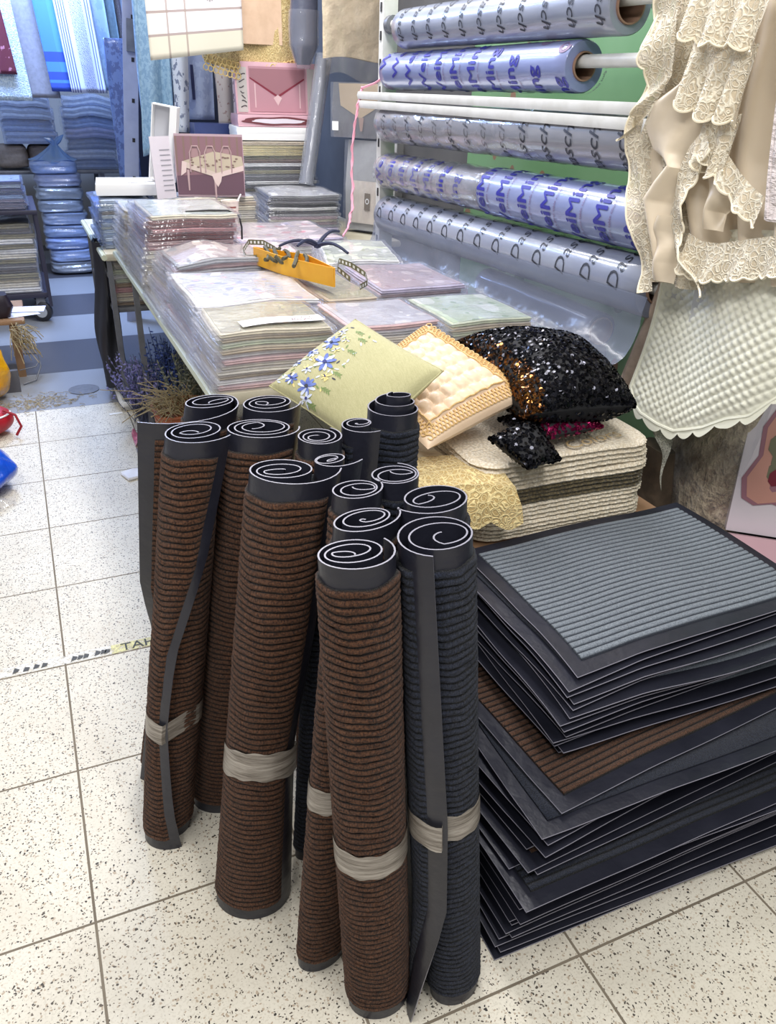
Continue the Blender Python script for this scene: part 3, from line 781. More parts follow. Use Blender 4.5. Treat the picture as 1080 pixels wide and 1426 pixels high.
def drape(u, v):
    y = lerp(.38, 2.0, u)
    pts = [(1.381, .955), (1.374, .925), (1.376, .895), (1.366, .86), (1.35, .836), (1.325, .822), (1.30, .810), (1.285, .80)]
    x, z = poly_at(pts, v)
    wv = .012 * math.sin(y * 9 + v * 5) + .008 * math.sin(y * 23 + v * 3) + .012 * nz(y * 4, v * 3, 3)
    return (x - abs(wv) * v, y, z + wv * v + lerp(.02, -.02, u) * (1 - v))
g = G(); g.grid(70, 22, drape); obj('loose_sheet', g, SHEET, t)
t, zc = film_roll('thick dark film roll end resting low behind the black sequin cushion', .60, 1.20, .835, .835, .048, film_roll_mat('dark film', (92, 98, 120), (70, 76, 98)), x=1.440)

# pink string tied to the shelf bar
g = G()
pts = [(1.40, 2.205, 1.385), (1.392, 2.21, 1.35), (1.378, 2.20, 1.30), (1.36, 2.19, 1.22), (1.345, 2.17, 1.12), (1.33, 2.12, 1.02), (1.30, 2.05, .95), (1.25, 1.96, .905), (1.20, 1.88, .885)]
P = [Vector(poly_at(pts, k / 60)) + Vector((.004 * nz(k * .4), .004 * nz(k * .4, 5), 0)) for k in range(61)]
g.tube(P, .0042, 6); g.tube([p + Vector((.005 * math.sin(i * .9), .004 * math.cos(i * .9), .002)) for i, p in enumerate(P[:52])], .003, 5)
g.tube([(1.40, 2.205, 1.382), (1.42, 2.12, 1.40), (1.43, 2.04, 1.425), (1.45, 1.98, 1.49)], .004, 6)
single('pink_string', g, basic('pink twine', (216, 150, 168), .8), 'twisted pink string hanging from the far end of the white shelf bar', 'string')

# ------------------------------------------------------------------ things lying on the stacks
yb_ = thing('yellow_box', 'open yellow cardboard box lying on the stacks in the middle of the table', 'box')
b0, b1, b2, b3 = [Vector(p) for p in ((.735, 1.428, .889), (.772, 1.262, .889), (.862, 1.055, .889), (.850, 1.265, .889))]
hgt = Vector((0, 0, .052)); g = G()
def wallq(a, b, h=hgt):
    n_ = (b - a).cross(hgt).normalized() * .003
    vs = [a, b, b + h, a + h, a + n_, b + n_, b + h + n_, a + h + n_]
    g.add(vs, [(0, 1, 2, 3), (5, 4, 7, 6), (3, 2, 6, 7), (0, 4, 5, 1), (1, 5, 6, 2), (4, 0, 3, 7)])
ring = [b0, b1, b2, b3]
for i in range(4): wallq(ring[i], ring[(i + 1) % 4])
g.poly([p + Vector((0, 0, .003)) for p in ring])
YEL = basic('yellow cardboard', (236, 178, 44), .5, (222, 156, 30), 14)
obj('carton', g, YEL, yb_, False)
g = G()
for k in range(5):
    o_ = Vector((.825 - .010 * k, 1.15 + .045 * k, .932))
    g.tube([o_ + Vector((-.05 + .008 * i + .02 * nz(i * .3, k), .03 * math.sin(i * .7 + k) + .012 * i, .010 * math.sin(i * .9 + k))) for i in range(11)], .006, 6)
obj('cloth_scraps', g, cloth('dark olive scraps', (84, 80, 60)), yb_)
def tape_measure(label, pts, w=.016):
    g = G()
    P = [Vector(poly_at(pts, k / 40)) for k in range(41)]
    vs = []; 
    for p in P: vs += [p, p + Vector((0, 0, w))]
    g.add(vs, [(2 * i, 2 * i + 2, 2 * i + 3, 2 * i + 1) for i in range(40)], 0)
    g2 = G()
    for i in range(0, 40, 2):
        a, b = P[i], P[i + 1]; n_ = (b - a).cross(Vector((0, 0, 1))).normalized() * .0008
        for s in (1, -1): g2.poly([a + n_ * s + Vector((0, 0, w * .25)), b + n_ * s + Vector((0, 0, w * .25)), b + n_ * s + Vector((0, 0, w * .75)), a + n_ * s + Vector((0, 0, w * .75))])
    t_ = thing('ribbon_trim', label, 'ribbon'); obj('band', g, cloth('olive ribbon', (120, 116, 84)), t_); obj('printed_squares', g2, CARD, t_)
tape_measure('olive ribbon with pale squares curling out of the left end of the yellow box', [(.80, 1.42, .925), (.785, 1.50, .932), (.752, 1.56, .925), (.725, 1.53, .905), (.715, 1.45, .898), (.735, 1.40, .905)])
tape_measure('olive ribbon with pale squares looped at the right end of the yellow box', [(.925, 1.02, .884), (.965, 1.06, .886), (.99, 1.14, .892), (.975, 1.22, .905), (.945, 1.24, .915), (.925, 1.20, .90), (.935, 1.12, .885)])
g = G()
kn = Vector((1.000, 1.60, .905))
for e in ((-.09, -.06, .012), (.13, .14, .02), (-.13, .02, .0), (.05, -.16, .0)):
    e = Vector(e); q = [kn + e * s + Vector((0, 0, .018 * math.sin(s * PI))) for s in [k / 10 for k in range(11)]]
    g.tube(q, [.0075 - .003 * k / 10 for k in range(11)], 6)
g.lathe([(.0, -.010), (.012, -.006), (.014, 0), (.010, .007), (0, .010)], kn, 10, cap=False)
single('ribbon_bow', g, cloth('navy ribbon', (40, 46, 74)), 'dark navy ribbon knotted loosely on the packs beyond the yellow box', 'ribbon')
g = G()   # scissors-like dark cord across the red stack
g.tube([(.60, 1.79, 1.0), (.68, 1.80, 1.001), (.745, 1.79, 1.0), (.775, 1.765, .985), (.78, 1.755, .95), (.778, 1.752, .91)], .0035, 6)
single('cord', g, basic('black cord', (36, 34, 38), .6), 'thin black cord looped over the right side of the red-covered stack', 'cord')
cup = thing('paper_cup', 'small white paper cup with a straw standing among the stacks', 'cup')
g = G(); cx_, cy_c, cz_ = .872, 2.30, .883
g.lathe([(.0, 0), (.026, 0), (.034, .082), (.0365, .083), (.0365, .087), (.033, .086), (.025, .004), (0, .004)], (cx_, cy_c, cz_), 28, cap=False); obj('cup_body', g, basic('cup paper', (236, 222, 210), .5), cup)
g = G()
for k, (z, hh) in enumerate(((.060, .007), (.045, .006), (.028, .003), (.020, .003))):
    def band(u, v, z=z, hh=hh):
        a = R(lerp(-140, -60, u) if k < 2 else lerp(-180, 0, u)); zz = z + hh * v; rr = .026 + .008 * zz / .082 + .0006
        return (cx_ + rr * math.cos(a), cy_c + rr * math.sin(a), cz_ + zz)
    g.grid(16, 1, band)
obj('printed_band', g, basic('cup print', (150, 92, 84), .5), cup)
g = G(); g.tube([(cx_ + .01, cy_c, cz_ + .02), (cx_ + .030, cy_c - .003, cz_ + .085), (cx_ + .044, cy_c - .006, cz_ + .11)], .0035, 8); obj('straw', g, CARD, cup)
g = G(); g.slab(.20, .13, lambda x, y: .8835, lambda x, y: .8850, 2, 2, .0004, (.765, 2.43, R(12))); single('paper_sheet', g, CARD, 'loose white paper sheet lying behind the red stack', 'paper')
# ------------------------------------------------------------------ cushions
def pillow(A, B, Cc, D, th, n=44, pinch=.06, quilt=None):
    """A-B-C-D corners in order (A->B is u, A->D is v); returns point function and mesh"""
    A, B, Cc, D = [Vector(p) for p in (A, B, Cc, D)]
    nrm = (B - A).cross(D - A).normalized()
    def P(u, v, side=1, off=0.):
        # pull the sides in so the corners stand out as ears
        x, y = 2 * u - 1, 2 * v - 1
        u2 = .5 + .5 * x * (1 - pinch * (1 - y * y)); v2 = .5 + .5 * y * (1 - pinch * (1 - x * x))
        p = A * (1 - u2) * (1 - v2) + B * u2 * (1 - v2) + Cc * u2 * v2 + D * (1 - u2) * v2
        h = th * (max(0, (1 - x * x)) * max(0, (1 - y * y))) ** .42
        h *= 1 + .08 * nz(u * 3, v * 3, th * 90)
        if quilt and side > 0: h += quilt(u, v)
        return p + nrm * (side * h + off)
    g = G()
    g.grid(n, n, lambda u, v: P(u, v, 1)); g.grid(n, n, lambda u, v: P(u, v, -1), flip=True)
    return P, g, nrm
def disc_patch(g, P, u, v, su, sv, ang, mi, off=.0012, n=8):
    c, s = math.cos(ang), math.sin(ang)
    pts = []
    for k in range(n):
        a = 2 * PI * k / n; x, y = su * math.cos(a), sv * math.sin(a)
        pts.append(P(u + x * c - y * s, v + x * s + y * c, 1, off))
    g.poly(pts, mi)
GREENLIN = NT('pale green linen'); vec = GREENLIN.tex()
wv = GREENLIN.math('ADD', GREENLIN.noise(GREENLIN.mapping(vec, (700, 60, 60)), 1, 2), GREENLIN.noise(GREENLIN.mapping(vec, (60, 700, 700)), 1, 2))
GREENLIN.bsdf(GREENLIN.mix(GREENLIN.n('Clamp', {'Value': GREENLIN.math('MULTIPLY_ADD', wv, 1.5, -1.)}).outputs[0], srgb(186, 181, 138), srgb(166, 161, 118)), .8, normal=GREENLIN.bump(wv, .4, .001), sheen=.2)
GREENLIN = GREENLIN.mat
t = thing('cushion', 'pale green linen cushion painted with blue and white flowers', 'cushion')
P, g, nn = pillow((.753, .616, .915), (.832, .325, .875), (.650, .305, .735), (.540, .600, .785), .042, pinch=.035)
# make the face look at the camera side
if nn.dot(Vector((-.4, -1, .6))) < 0:
    P, g, nn = pillow((.753, .616, .915), (.540, .600, .785), (.650, .305, .735), (.832, .325, .875), .042, pinch=.035)
    PU = lambda u, v, s=1, o=0.: P(v, u, s, o)
else: PU = P
obj('cushion_cover', g, GREENLIN, t)
g = G(); fr = random.Random(4)
fl = [(.15, .37, .085, 0), (.30, .58, .10, 1), (.34, .86, .085, 0), (.16, .86, .06, 1), (.22, .72, .05, 2), (.10, .55, .055, 1), (.40, .95, .06, 2), (.12, .22, .045, 2), (.27, .42, .04, 3), (.20, .60, .035, 3), (.42, .70, .04, 3), (.05, .70, .05, 0), (.25, .28, .04, 3)]
for (u, v, s, kind) in fl:
    s *= 1.3
    npet = 9 if kind < 2 else 6
    for k in range(npet):
        a = 2 * PI * k / npet + fr.uniform(-.2, .2)
        m = [0, 1, 1, 2][kind] if kind < 3 else 2
        m = fr.choice([[0, 0, 1], [1, 0, 1], [1, 1, 2], [2, 2, 1]][kind])
        disc_patch(g, PU, u + s * .42 * math.cos(a), v + s * .42 * math.sin(a), s * .40, s * .15, a, m, .0012 + .0002 * k)
    disc_patch(g, PU, u, v, s * .16, s * .16, 0, 3 if kind else 4, .004)
for k in range(70):
    u, v = .04 + .46 * fr.random(), .12 + .84 * fr.random(); a = fr.uniform(0, PI)
    disc_patch(g, PU, u, v, .022, .008, a, fr.choice([4, 1, 1, 5, 5, 2]), .0009)
for (u, v) in ((.26, .14), (.40, .36), (.48, .62), (.50, .8), (.46, 1 - .03), (.36, .2)):
    for k in range(7):
        disc_patch(g, PU, u + .012 * k - .03, v + .008 * (-1) ** k, .022, .006, .7 * (-1) ** k, 5, .001)
obj('painted_flowers', g, [basic('blue petals', (120, 138, 202), .7, (78, 94, 168), 60), basic('white petals', (226, 230, 240), .7, (190, 200, 226), 50), basic('yellow buds', (226, 208, 140), .7), basic('deep blue heart', (50, 56, 120), .7), basic('dark stems', (60, 62, 74), .7), basic('green sprigs', (120, 140, 84), .7)], t, False)
# piped seam round the edge
g = G(); loop = [P(k / 20, 0, 0) for k in range(20)] + [P(1, k / 20, 0) for k in range(20)] + [P(1 - k / 20, 1, 0) for k in range(20)] + [P(0, 1 - k / 20, 0) for k in range(20)]
g.tube(loop, .0022, 6, closed=True); obj('seam', g, GREENLIN, t)

PEACH = NT('peach satin'); v_ = PEACH.tex()
PEACH.bsdf(PEACH.mix(PEACH.noise(v_, 14, 3), srgb(238, 213, 184), srgb(224, 194, 162)), .38, spec=.5, sheen=.3, normal=PEACH.bump(PEACH.noise(v_, 60, 3), .25, .003)); PEACH = PEACH.mat
GOLD = basic('gold trim', (230, 196, 138), .5, (204, 164, 104), 120, bump=.5, bscale=400)
def hexq(u, v):
    # rounded honeycomb puffs
    if min(u, v, 1 - u, 1 - v) < .13: return 0
    s = 9; y = v * s; r_ = math.floor(y); x = u * s * .92 + (r_ % 2) * .5
    fx, fy = x - math.floor(x) - .5, y - r_ - .5
    d = min(1, math.hypot(fx, fy) / .56)
    return .0075 * (1 - d ** 3)
t = thing('cushion', 'peach quilted satin cushion with gold scalloped trim', 'cushion')
cA, cB, cC, cD = (.940, .628, .885), (.735, .585, .775), (.795, .302, .715), (1.062, .318, .802)
P, g, nn = pillow(cA, cB, cC, cD, .050, n=84, pinch=.03, quilt=hexq)
if nn.z < 0: P, g, nn = pillow(cA, cD, cC, cB, .050, n=84, pinch=.03, quilt=hexq)
obj('cushion_cover', g, PEACH, t)
g = G()
# braid band: rows of little arcs following each side
for side in range(4):
    for row, off in enumerate((.115, .085, .055)):
        for k in range(26):
            s0 = .07 + .86 * (k + .5 * (row % 2)) / 26; w_ = .86 / 26
            arc = []
            for q in range(7):
                a = PI * q / 6; s_ = s0 + w_ * .62 * math.cos(a); o_ = off - .028 * math.sin(a)
                u, v = [(s_, o_), (1 - o_, s_), (1 - s_, 1 - o_), (o_, 1 - s_)][side]
                arc.append(P(u, v, 1, .002))
            g.tube(arc, .0018, 4)
    ln = []
    for q in range(25):
        s_ = .10 + .80 * q / 24; u, v = [(s_, .135), (.865, s_), (1 - s_, .865), (.135, 1 - s_)][side]; ln.append(P(u, v, 1, .002))
    g.tube(ln, .0022, 5)
obj('scallop_trim', g, GOLD, t)
g = G()
tr_mid = (Vector(cA) + Vector(cD)) / 2
near_side = min(range(4), key=lambda q: (P(*[(.5, 0), (1, .5), (.5, 1), (0, .5)][q], 0) - tr_mid).length)
for side in (near_side,):
    for k in range(22):
        s_ = .03 + .94 * k / 21
        u, v = [(s_, 0), (1, s_), (1 - s_, 1), (0, 1 - s_)][side]
        c0 = P(u, v, 0); ctr = P(.5, .5, 0); d_ = (c0 - ctr).normalized(); tdir = nn.cross(d_)
        if side in (0, 3) or True:
            g.tube([c0 + d_ * (.004 + .006 * math.sin(a)) + tdir * .007 * math.cos(a) for a in [2 * PI * q / 9 for q in range(9)]], .0016, 4, closed=True)
obj('looped_edging', g, GOLD, t)

def sequin_mat(name, a, b, rough=.09):
    t = NT(name); vec = t.tex()
    c = t.mix(t.math('GREATER_THAN', t.noise(vec, 60, 2), .62), srgb(a), srgb(b))
    t.bsdf(c, rough, metal=.85, spec=.6); return t.mat
SEQ_B = sequin_mat('black sequins', (30, 30, 36), (52, 52, 60)); SEQ_G = sequin_mat('copper sequins', (112, 70, 34), (160, 112, 54)); SEQ_M = sequin_mat('magenta sequins', (130, 20, 70), (90, 14, 50))
DARKCLOTH = basic('black backing cloth', (22, 22, 26), .8)
def sequins(P, n, size, mi_fn, sd):
    g = G(); rr = random.Random(sd)
    for k in range(n):
        u, v = [.5 - .5 * math.cos(PI * rr.uniform(.012, .988)) for _ in (0, 1)]
        sd_ = -1 if (k % 4 == 0) else 1
        p = P(u, v, sd_, .0015 * sd_); e = .004
        du = (P(min(1, u + e), v, sd_) - P(max(0, u - e), v, sd_)).normalized(); dv = (P(u, min(1, v + e), sd_) - P(u, max(0, v - e), sd_)).normalized()
        n_ = du.cross(dv).normalized()
        n_ = (n_ + Vector((rr.gauss(0, .28), rr.gauss(0, .28), rr.gauss(0, .28)))).normalized()
        a = n_.orthogonal().normalized(); b = n_.cross(a)
        g.poly([p + (a * math.cos(q) + b * math.sin(q)) * size for q in [2 * PI * i / 6 for i in range(6)]], mi_fn(u, v, rr))
    return g
t = thing('cushion', 'plump black sequin cushion with coppery corners', 'cushion')
sA, sB, sC, sD = (.995, .245, .785), (1.255, .215, .785), (1.345, .555, .800), (1.005, .590, .845)
P, g, nn = pillow(sA, sB, sC, sD, .100, n=40, pinch=.04)
obj('cushion_cover', g, DARKCLOTH, t)
def mcol(u, v, rr):
    e = (u < .16 and v < .35 and rr.random() < .55) or (u < .10 and rr.random() < .4)
    return 1 if e else 0
so = obj('sequins', sequins(P, 6800, .0042, mcol, 3), [SEQ_B, SEQ_G], t, False); so['kind'] = 'stuff'
t = thing('sequin_pouch', 'magenta sequin pouch lying under the black sequin cushion', 'pouch')
P, g, nn = pillow((.985, .222, .738), (1.195, .240, .735), (1.20, .345, .738), (.99, .35, .740), .020, n=24, pinch=.03)
obj('pouch_body', g, DARKCLOTH, t)
so = obj('sequins', sequins(P, 1300, .0042, lambda u, v, rr: 0 if u > .25 else 1, 5), [SEQ_M, SEQ_B], t, False); so['kind'] = 'stuff'
t = thing('sequin_pouch', 'black sequin pouch drooping over the front of the folded bath mats', 'pouch')
P, g, nn = pillow((.900, .235, .752), (.948, .152, .712), (1.035, .165, .712), (1.02, .27, .765), .024, n=24, pinch=.03)
obj('pouch_body', g, DARKCLOTH, t)
so = obj('sequins', sequins(P, 700, .0042, lambda u, v, rr: 0, 6), [SEQ_B], t, False); so['kind'] = 'stuff'

# folded bath mats --------------------------------------------------
def chenille(name, a, b):
    t = NT(name); vec = t.tex(); d = t.vor(vec, 150)
    t.bsdf(t.mix(t.n('Clamp', {'Value': t.math('MULTIPLY', d, 1.4)}).outputs[0], srgb(a), srgb(b)), .85, normal=t.bump(t.math('SUBTRACT', 1., d), .9, .004), sheen=.3); return t.mat
CHEN = chenille('cream chenille', (240, 230, 212), (206, 192, 168)); CHEN_B = chenille('olive brown chenille', (112, 98, 66), (70, 60, 40))
zz = .500; nb = 9; hs = [.020, .021, .022, .022, .020, .020, .024, .024, .026]
for k in range(nb):
    h = hs[k]; br = k in (4, 5)
    lab = ('olive brown folded bath mat, %s of the two in the cream stack' % ('lower' if k == 4 else 'upper')) if br else 'cream folded bath mat, %s in the stack behind the doormat pile' % nth(nb - 1 - k, nb)
    if k == nb - 1: lab = 'cream folded bath mat with embossed lettering, topmost behind the doormat pile'
    t = thing('folded_bath_mat', lab, 'bath mat', 'folded bath mats on the low bench')
    sagf = lambda x, y, k=k: .010 * (k / nb) * (-((x - 1.12) / .24) ** 2 - ((y - .40) / .2) ** 2 * .6) + .003 * nz(x * 8, y * 8, k)
    zb_, zt_ = zz, zz + h * .96
    for q in range(2):
        g = G(); a0, a1 = q / 2, (q + 1) / 2
        g.slab(.475 - .006 * (k % 3), .385, lambda x, y: lerp(zb_, zt_, a0) + sagf(x, y), lambda x, y: lerp(zb_, zt_, a1 * .98) + sagf(x, y), 50, 40, h * .24, (1.118 + .006 * nz(k * 2.3), .412 + .006 * nz(k * 1.7, 4), R(-1 + 2 * nz(k * 3.1))), rc=.065, ew=(.0011, 2.1))
        obj('folded_layer', g, CHEN_B if br else CHEN, t)
    zz += h
g = G()
zl = zz + .0022
text_on(g, 'Colors', .060, lambda x, y: (1.190 + x * .98 - y * .2, .238 + x * .18 + y * .85, zl + .003 - .010 * (((1.17 + x - 1.12) / .24) ** 2 + ((.285 + y - .40) / .2) ** 2 * .6)), .2)
lt = obj('embossed_lettering', g, basic('gold-brown embroidery', (176, 152, 112), .7), t, False)

t = thing('lace_cushion_cover', 'cream lace-edged cover folded below the peach cushion', 'cushion cover')
g = G(); g.slab(.21, .33, lambda x, y: .500, lambda x, y: .655 + .012 * nz(x * 9, y * 9), 30, 30, .03, (.80, .36, 0), rc=.07)
IVORY = basic('ivory cotton', (232, 222, 198), .7, (216, 204, 176), 20, bump=.5, bscale=60, bdist=.006)
obj('folded_cloth', g, IVORY, t)
def lace_mat(name, ground, cord, scale=42, holes=.35, depth=.6):
    """corded flower lace: raised pale cord on a finer, partly open net"""
    t = NT(name); vec = t.tex()
    wvec = t.n('VectorMath', {0: vec, 1: t.n('VectorMath', {0: t.noise(vec, 26, 2, out=1), 'Scale': .030}, operation='SCALE').outputs[0]}, operation='ADD').outputs[0]
    d = t.vor(wvec, scale, feature='DISTANCE_TO_EDGE')
    d1 = t.vor(wvec, scale)
    rings = t.math('ABSOLUTE', t.math('SUBTRACT', t.math('FRACT', t.math('MULTIPLY', d1, 2.6)), .5))
    cordm = t.math('MAXIMUM', t.math('LESS_THAN', d, .07), t.math('GREATER_THAN', rings, .33))
    soft = t.n('Clamp', {'Value': t.math('MAXIMUM', t.math('SUBTRACT', 1., t.math('MULTIPLY', d, 9.)), t.math('MULTIPLY_ADD', rings, 4., -1.0))}).outputs[0]
    c = t.mix(soft, srgb(ground), srgb(cord))
    net = t.vor(vec, 330)
    hole = t.math('MULTIPLY', t.math('GREATER_THAN', net, .34), t.math('SUBTRACT', 1., cordm))
    al = t.math('SUBTRACT', 1., t.math('MULTIPLY', hole, holes))
    t.bsdf(c, .75, normal=t.bump(soft, depth, .004), alpha=al, sheen=.2); return t.mat
LACE = lace_mat('ivory corded lace', (212, 197, 170), (242, 234, 214), 58, .22); LACE2 = lace_mat('golden lace', (206, 176, 116), (238, 218, 160), 60, .3)
g = G()
def fl_(u, v):
    # scalloped lace flap hanging over the front of the bundle
    a = u; x = lerp(.68, .945, a); y0 = .175 + .05 * math.sin(a * PI)
    sc = .014 * abs(math.sin(a * PI * 5))
    pts = [(y0 + .14, .668), (y0 + .05, .672), (y0, .660), (y0 - .022, .625), (y0 - .030, .585 - sc)]
    y, z = poly_at(pts, v)
    return (x + .006 * math.sin(v * 5 + a * 9), y - .004 * math.sin(a * 30) * v, z)
g.grid(60, 16, fl_); obj('lace_flap', g, LACE2, t)

# ------------------------------------------------------------------ hanging lace cloth and quilts on the right
SATIN = NT('ivory satin'); v_ = SATIN.tex()
SATIN.bsdf(SATIN.mix(SATIN.noise(v_, 6, 3), srgb(226, 212, 188), srgb(208, 190, 166)), .36, spec=.5, sheen=.25, normal=SATIN.bump(SATIN.noise(v_, 16, 2), .3, .01)); SATIN = SATIN.mat
t = thing('lace_tablecloth', 'cream satin tablecloth with tiers of scalloped lace hanging at the right', 'tablecloth')
LX = 1.36
Lz = [(.462, 1.75), (.462, 1.555), (.463, 1.48), (.484, 1.374), (.498, 1.274), (.470, 1.20), (.442, 1.146), (.414, 1.088), (.375, 1.03)]
def edgeL(z):
    for (a, za), (b, zb2) in zip(Lz, Lz[1:]):
        if zb2 <= z <= za: return lerp(a, b, (za - z) / (za - zb2))
    return Lz[0][0] if z > 1.75 else Lz[-1][0]
g = G()
def pan(u, v):
    z = lerp(1.76, 1.045 + .075 * max(0, u - .3), v); y = lerp(edgeL(z) + .026, -.14, u)
    x = LX + .030 + .024 * math.sin(u * 34 + 1.2 * math.sin(v * 4)) * (.45 + .55 * v) + .014 * math.sin(u * 13 + v * 2)
    return (x, y, z)
g.grid(110, 60, pan); obj('satin_panel', g, SATIN, t)
def ribbon(pts, width, wav, nw, mat_, name, x0=0., scal=10, sgn=1, n=90, lift=.03, slant=None, nv=10, edge=True):
    """ruffle: runs along pts (y,z); hangs by width; free edge scalloped and waved out of plane"""
    g = G()
    def fn(u, v):
        y, z = poly_at(pts, u)
        y2, z2 = poly_at(pts, min(1, u + .02)); y1, z1 = poly_at(pts, max(0, u - .02))
        ty, tz = y2 - y1, z2 - z1; l = math.hypot(ty, tz) + 1e-9
        ny, nz_ = (tz / l * sgn, -ty / l * sgn)
        if slant: ny, nz_ = slant
        w_ = width * (1 + .10 * (abs(math.sin(u * PI * scal)) - .5)) * v
        if v > .98: w_ = width * (1 + .10 * (abs(math.sin(u * PI * scal)) ** .7 - .5) + .03)
        out = wav * math.sin(u * nw * 2 * PI + v * .9) * v + lift * v * .4
        return (LX + x0 - out, y + ny * w_, z + nz_ * w_)
    g.grid(n, nv, fn); o = obj(name, g, mat_, t)
    if edge:
        g2 = G(); g2.tube([Vector(fn(k / n, 1.0)) for k in range(n + 1)], .0024, 5); obj('corded_edge', g2, CORDM, o)
    return o
CORDM = basic('ivory cord', (240, 230, 206), .7)
down = (.0, -1.0)
g = G()
def und(u, v):
    z = lerp(1.76, 1.02, v); y = edgeL(z) - .022 - .035 * max(0, v - .75) - .13 * u
    return (LX + .004 + .014 * math.sin(u * 11 + v * 5) + .020 * u, y + .006 * math.sin(v * 22), z)
g.grid(40, 70, und); obj('lace_panel', g, LACE, t)
ribbon([(.437, 1.76), (.437, 1.60), (.432, 1.54), (.425, 1.48), (.442, 1.41), (.460, 1.35), (.466, 1.28), (.445, 1.21), (.400, 1.13), (.362, 1.06), (.338, 1.0)], .055, .012, 4, LACE, 'lace_border', x0=-.006, scal=16, sgn=-1, slant=(.42, -.15))
ribbon([(.40, 1.76), (.40, 1.60), (.395, 1.52), (.385, 1.47), (.38, 1.42), (.405, 1.385), (.43, 1.35)], .085, .016, 3, LACE, 'lace_border', x0=-.020, scal=9, sgn=-1, slant=(.75, -.65))
ribbon([(.345, 1.59), (.30, 1.575), (.25, 1.575), (.20, 1.57), (.155, 1.555)], .10, .014, 3, LACE, 'lace_tier', x0=-.030, scal=7, slant=down)
ribbon([(.33, 1.50), (.285, 1.48), (.24, 1.475), (.205, 1.475), (.168, 1.47)], .125, .015, 3, LACE, 'lace_tier', x0=-.020, scal=6, slant=(.02, -1))
ribbon([(.275, 1.37), (.245, 1.355), (.215, 1.35), (.185, 1.36)], .10, .012, 2, LACE, 'lace_tier', x0=-.008, scal=3, slant=(-.02, -1))
ribbon([(.268, 1.33), (.30, 1.295), (.318, 1.25), (.315, 1.20), (.318, 1.16), (.295, 1.12), (.255, 1.085), (.215, 1.06)], .062, .010, 3, LACE, 'lace_border', x0=-.014, scal=11, sgn=-1, slant=(-.75, -.55))
ribbon([(.262, 1.335), (.222, 1.31), (.19, 1.285), (.155, 1.26), (.12, 1.24), (.085, 1.225)], .055, .008, 3, LACE, 'lace_border', x0=-.012, scal=8, slant=(-.1, -.95))
ribbon([(.265, 1.135), (.225, 1.125), (.18, 1.128), (.135, 1.140), (.09, 1.152), (.04, 1.165), (-.01, 1.18), (-.10, 1.2)], .072, .008, 4, LACE, 'lace_border', x0=-.004, scal=12, slant=(.0, -1))
def cascade(left, right, x0, name='satin_fold', rip=7, amp=.016, n=80):
    """a gathered fall of satin between two edges (y,z polylines, top to bottom); the zigzag edge shows its folds"""
    g = G()
    def fn(u, v):
        ya, za = poly_at(left, u); yb3, zb3 = poly_at(right, u)
        y, z = lerp(ya, yb3, v), lerp(za, zb3, v)
        return (LX + x0 - amp * math.sin(v * PI * 1.3 + .4) - amp * .7 * math.sin(v * rip + u * 9) * (.3 + u * .7), y, z)
    g.grid(n, 26, fn); return obj(name, g, SATIN, t)
cascade([(.322, 1.435), (.352, 1.405), (.412, 1.372), (.430, 1.325), (.402, 1.285), (.352, 1.262), (.380, 1.228), (.400, 1.190), (.372, 1.150), (.348, 1.110), (.326, 1.06)],
        [(.292, 1.440), (.288, 1.40), (.284, 1.36), (.286, 1.32), (.292, 1.28), (.296, 1.25), (.302, 1.21), (.305, 1.18), (.300, 1.14), (.294, 1.10), (.290, 1.06)], -.014)
cascade([(.262, 1.31), (.25, 1.27), (.238, 1.23), (.228, 1.19), (.222, 1.15)], [(.232, 1.30), (.196, 1.26), (.166, 1.205), (.192, 1.18), (.178, 1.15)], -.002, rip=5, amp=.012)
cascade([(.345, 1.16), (.352, 1.13), (.338, 1.10), (.332, 1.07), (.318, 1.03)], [(.30, 1.165), (.292, 1.13), (.286, 1.10), (.282, 1.07), (.27, 1.03)], -.020, rip=4, amp=.010)

QUILT = NT('pale mint quilting'); v_ = QUILT.tex()
QUILT.bsdf(QUILT.mix(QUILT.noise(v_, 5, 3), srgb(240, 238, 220), srgb(228, 228, 210)), .5, spec=.4, sheen=.3, normal=QUILT.bump(QUILT.noise(v_, 160, 3), .2, .002)); QUILT = QUILT.mat
def quilt_piece(label, x0, top, botm, pitch, amp, mat_, name='quilted_cover', wavx=None, nu=150, nv=120, trim=None):
    """top/botm: polylines of (y,z) from left to right"""
    t = thing(name, label, 'bedspread')
    g = G()
    def fn(u, v):
        ya, za = poly_at(top, u); yb2, zb2 = poly_at(botm, u)
        y, z = lerp(ya, yb2, v), lerp(za, zb2, v)
        a = (y / pitch[0] + z / pitch[1]) * PI; b = (y / pitch[0] - z / pitch[1]) * PI
        q = (abs(math.sin(a)) * abs(math.sin(b))) ** .6
        e = min(u, 1 - u, 1 - v) * 14; q *= min(1, e)
        return (x0 - amp * q + (wavx(u, v) if wavx else 0), y, z)
    g.grid(nu, nv, fn); o = obj('quilted_panel', g, mat_, t, True, 80)
    g2 = G(); L_ = [Vector(fn(0, k / 30)) for k in range(31)] + [Vector(fn(k / 60, 1)) for k in range(1, 61)]
    g2.tube(L_, .0042, 6); obj('bound_edge', g2, mat_, t)
    if trim:
        g3 = G(); vs = []
        n3 = 120
        for k in range(n3 + 1):
            p = Vector(fn(k / n3, 1)); h = trim * (.35 + .65 * abs(math.sin(k / n3 * PI * 10)) ** .8)
            vs += [p + Vector((-.001, 0, .006)), p + Vector((-.004, 0, -h))]
        g3.add(vs, [(2 * i, 2 * i + 1, 2 * i + 3, 2 * i + 2) for i in range(n3)]); obj('scalloped_hem', g3, mat_, t)
    return t
wx = lambda u, v: .016 * math.sin(u * 6 + .5) + .018 * math.sin(v * 3 + u * 4)
